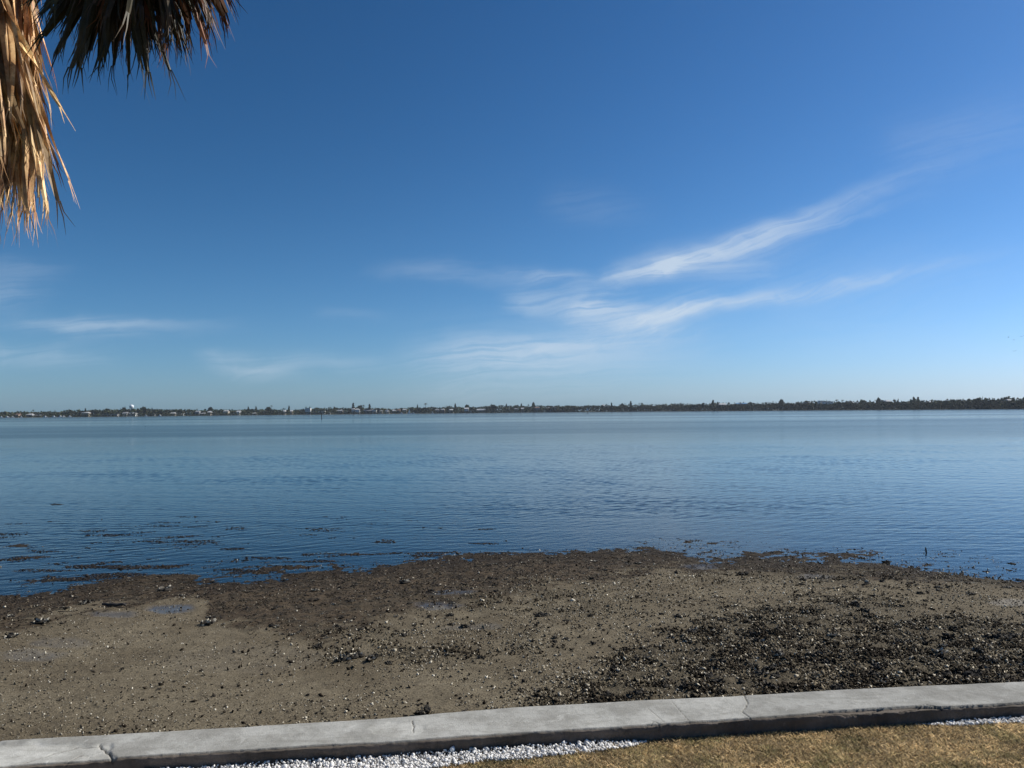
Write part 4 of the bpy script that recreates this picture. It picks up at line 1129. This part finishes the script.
# ------------------------------------------------------------------ palm tree
TRK_B = Vector((-3.25, 3.75, LAWNZ - .05)); TOP = Vector((-3.2, 3.8, 5.35))
palm = empty('palm_tree', TRK_B, label='tall fan palm with a shaggy skirt of dead brown fronds at the upper left', cat='palm tree')
def pl(m, name, mt, smooth=False, col=True):
    o = m.build(name, mt, palm, smooth=smooth, col=col); o.location = -TRK_B; return o
m = MB(); npt = 60; pts = []; rad = []
for i in range(npt):
    t = i / (npt - 1); p = TRK_B.lerp(TOP, t) + Vector((.05*math.sin(t*3), 0, 0)); pts.append(p); rad.append(.155 + .05 * (1-t)**6 + .012*math.sin(i*2.1) + .02*(i % 2))
m.tube(pts, rad, 20); pl(m, 'trunk', M_bark, col=False)
def frond(name, hub, axis, normal, mt, n=46, spread=1.15, L=.78, W=.016, droop=1.6, twist=.8, seed=0, root=None, tint=(1, 1, 1), vary=.35, limp=.0):
    r = random.Random(seed); mb = MB(); hub = Vector(hub); axis = Vector(axis).normalized()
    normal = (Vector(normal) - axis * Vector(normal).dot(axis)).normalized(); side = axis.cross(normal)
    for k in range(n):
        u_ = (k / (n - 1)) * 2 - 1 + r.uniform(-.5, .5) / n
        ph = u_ * spread + r.gauss(0, .03)
        dv = (axis * math.cos(ph) + side * math.sin(ph) + normal * (r.gauss(0, .09) + .25 * (abs(u_)) ** 2)).normalized()
        ln = L * (1 - .22 * u_ * u_) * r.uniform(.82, 1.1)
        wdt = (dv.cross(normal)).normalized()
        # twist about the blade axis
        ns_ = 9; p = hub.copy(); tw = r.gauss(0, .25); dtw = r.gauss(0, twist) / ns_; bend = droop * r.uniform(.6, 1.3)
        curl = Vector((r.gauss(0, .12), r.gauss(0, .12), 0)) * (1 + limp)
        rows = []; wmax = W * r.uniform(.75, 1.25)
        c0 = r.uniform(1 - vary, 1 + vary); c = tuple(t_ * c0 * r.uniform(.93, 1.07) for t_ in tint)
        tend = .80
        for j in range(ns_ + 1):
            t = j / ns_
            wj = wmax * (.35 + .65 * min(1, t * 3.5)) * (1 - .6 * max(0, (t - .5) / .5))
            nn = Matrix.Rotation(tw, 3, dv) @ (dv.cross(wdt)).normalized()
            ww = dv.cross(nn).normalized()
            rows.append((p.copy(), ww.copy(), nn.copy(), wj, dv.copy()))
            p = p + dv * (ln * tend / ns_)
            dv = (dv + (Vector((0, 0, -1)) * bend * (t * .9 + .1) + curl) * (ln / ns_) * 1.5).normalized(); tw += dtw
            wdt = (wdt - dv * wdt.dot(dv)).normalized()
        vv = []
        for (q, ww, nn, wj, _) in rows: vv += [q - ww * wj + nn * wj * .55, q, q + ww * wj + nn * wj * .55]
        ff = []
        for j in range(ns_): ff += [(3*j, 3*j+1, 3*j+4, 3*j+3), (3*j+1, 3*j+2, 3*j+5, 3*j+4)]
        mb.add(vv, ff, c)
        # frayed split ends
        q, ww, nn, wj, dv2 = rows[-1]
        for e_ in range(r.randint(2, 3)):
            o_ = ww * (wj * (e_ - 1) * .8); sp = (dv2 + ww * (e_ - 1) * r.uniform(.05, .3) + nn * r.gauss(0, .12)).normalized(); fl = ln * r.uniform(.06, .16)
            a1 = q + o_; a2 = a1 + sp * fl * .5 + Vector((0, 0, -.01)); a3 = a1 + sp * fl + Vector((r.gauss(0, .012), r.gauss(0, .012), -.03))
            hw = ww * wj * .42
            mb.add([a1 - hw, a1 + hw, a2 - hw * .6, a2 + hw * .6, a3 - hw * .12, a3 + hw * .12], [(0, 1, 3, 2), (2, 3, 5, 4)], c)
    if root is not None:
        root = Vector(root); mid = root.lerp(hub, .5) + Vector((0, 0, .10)); P = []
        for i in range(9):
            t = i / 8; P.append(root * (1-t)**2 + mid * 2*t*(1-t) + (hub + axis * .06) * t*t)
        mb.tube(P, [.026 - .012 * i / 8 for i in range(9)], 6, tuple(t_ * .8 for t_ in tint))
    pl(mb, name, mt)
def H3(px, py, Y): return Vector(at_y(px, py, Y))
def rt(dz=0., a=0.): return TOP + Vector((math.cos(a) * .12, math.sin(a) * .12, -.25 + dz))
# hanging dead skirt in view at the left
DEADL = [
 (-5, -115, 3.35, (.03, 0, -1), .24, 1.0, 1), (13, -85, 3.15, (.03, -.02, -1), .20, 1.1, 2), (-29, -55, 3.3, (.02, 0, -1), .26, .9, 3),
 (-1, -19, 3.05, (.06, 0, -1), .20, 1.05, 4), (21, -41, 3.4, (.09, .05, -1), .10, .8, 5), (13, 19, 3.2, (.03, .0, -1), .20, 1.05, 6),
 (25, 61, 3.1, (.0, 0, -1), .20, 1.2, 7), (1, 49, 3.3, (.03, .02, -1), .18, .85, 8), (-19, 11, 3.0, (.04, 0, -1), .18, 1., 9), (-45, 35, 3.4, (0, 0, -1), .3, .7, 10),
 (9, -25, 3.5, (.06, 0, -1), .2, .6, 11), (-75, -15, 3.2, (-.05, 0, -1), .4, .9, 12), (-65, 15, 3.4, (0, 0, -1), .3, .9, 13), (19, 45, 3.35, (.0, 0, -1), .22, .7, 14),
]
for (px, py, Y, ax, spd, br, sd) in DEADL:
    frond('dead_frond', H3(px, py, Y), ax, (.55, -.8, .1), M_dead, n=34 if spd > .12 else 12, spread=spd, L=.80, W=.0155, droop=.6, twist=2.6, seed=sd, root=rt(-.1 * (sd % 4), -.8 + sd * .3), tint=(br, br, br * .96), vary=.6, limp=.3)
# fan hanging across the top, shade and sunlit right side put into the tints
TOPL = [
 (119, -57, 2.85, (-.02, 0, -1), .80, 32, 21, M_shaded, (.4, .55, .35)), (117, -85, 2.75, (.0, 0, -1), .8, 36, 22, M_shaded, (.45, .55, .35)), (135, -93, 2.9, (.03, .05, -1), .85, 40, 23, M_shaded, (.7, .6, .45)),
 (153, -97, 2.8, (.12, 0, -1), .75, 40, 24, M_shaded, (1.2, .75, .5)), (165, -91, 2.95, (.16, 0, -1), .75, 36, 25, M_shaded, (1.5, .8, .5)), (123, -85, 3.0, (-.05, 0, -1), .9, 36, 26, M_shaded, (.4, .45, .3)),
 (143, -111, 2.7, (.16, 0, -1), .8, 36, 27, M_shaded, (.6, .55, .4)), (117, -103, 2.95, (-.12, 0, -1), .7, 30, 28, M_shaded, (.4, .5, .3)),
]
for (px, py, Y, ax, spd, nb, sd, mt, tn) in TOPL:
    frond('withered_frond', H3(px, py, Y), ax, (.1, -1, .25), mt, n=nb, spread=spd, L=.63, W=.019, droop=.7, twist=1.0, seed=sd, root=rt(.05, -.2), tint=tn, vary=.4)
# green crown above and around
for k in range(22):
    a = k * 2.39996; el = .15 + .95 * ((k * 7) % 22) / 22
    if math.cos(a - .5) > .2: el = max(el, .95)
    dv = Vector((math.cos(a) * math.cos(el), math.sin(a) * math.cos(el), math.sin(el)))
    ln = 1.15 + .25 * ((k * 5) % 7) / 7
    hub = TOP + dv * ln + Vector((0, 0, .12))
    frond('green_frond', hub, dv + Vector((0, 0, -.35)), Vector((0, 0, 1)) + dv * .3, M_green, n=44, spread=1.9, L=.80, W=.020, droop=.9, twist=.5, seed=60 + k, root=TOP + dv * .1, vary=.2)
# more skirt round the far side of the trunk
for k in range(16):
    a = 1.2 + k * .30; rr = .42 + .12 * (k % 3)
    if math.cos(a) > -.6: rr = .3
    hub = TOP + Vector((math.cos(a) * rr, math.sin(a) * rr, -.55 - .35 * (k % 4 if math.cos(a) < -.6 else .5)))
    frond('dead_frond', hub, (math.cos(a) * .12, math.sin(a) * .12, -1), (math.cos(a), math.sin(a), 0), M_dead, n=22, spread=.5, L=.8, W=.019, droop=.5, twist=1.8, seed=200 + k, root=TOP + Vector((math.cos(a) * .1, math.sin(a) * .1, -.2)), vary=.5, limp=.8)

# ------------------------------------------------------------------ haze
HAZE = 0.00006
if HAZE > 0:
    mb = MB(); mb.box(-3000, 3000, -3000, 3000, -2.8, 62)
    hm = bpy.data.materials.new('haze_air'); hm.use_nodes = True; hn = hm.node_tree; hn.nodes.clear()
    pv_ = hn.nodes.new('ShaderNodeVolumePrincipled'); pv_.inputs['Density'].default_value = HAZE; pv_.inputs['Color'].default_value = (.78, .88, 1, 1); pv_.inputs['Anisotropy'].default_value = .3
    ho = hn.nodes.new('ShaderNodeOutputMaterial'); hn.links.new(pv_.outputs[0], ho.inputs['Volume'])
    tag(mb.build('haze', hm), 'thin pale haze over the bay', 'haze', kind='stuff')

# ------------------------------------------------------------------ render settings
S.view_settings.view_transform = 'Standard'; S.view_settings.look = 'None'
S.view_settings.exposure = 0.25; S.view_settings.gamma = 1.0
S.cycles.max_bounces = 6; S.cycles.diffuse_bounces = 2; S.cycles.glossy_bounces = 3; S.cycles.transparent_max_bounces = 8; S.cycles.volume_bounces = 0
S.cycles.caustics_reflective = False; S.cycles.caustics_refractive = False
S.cycles.use_denoising = True
S.cycles.sample_clamp_indirect = 6.0
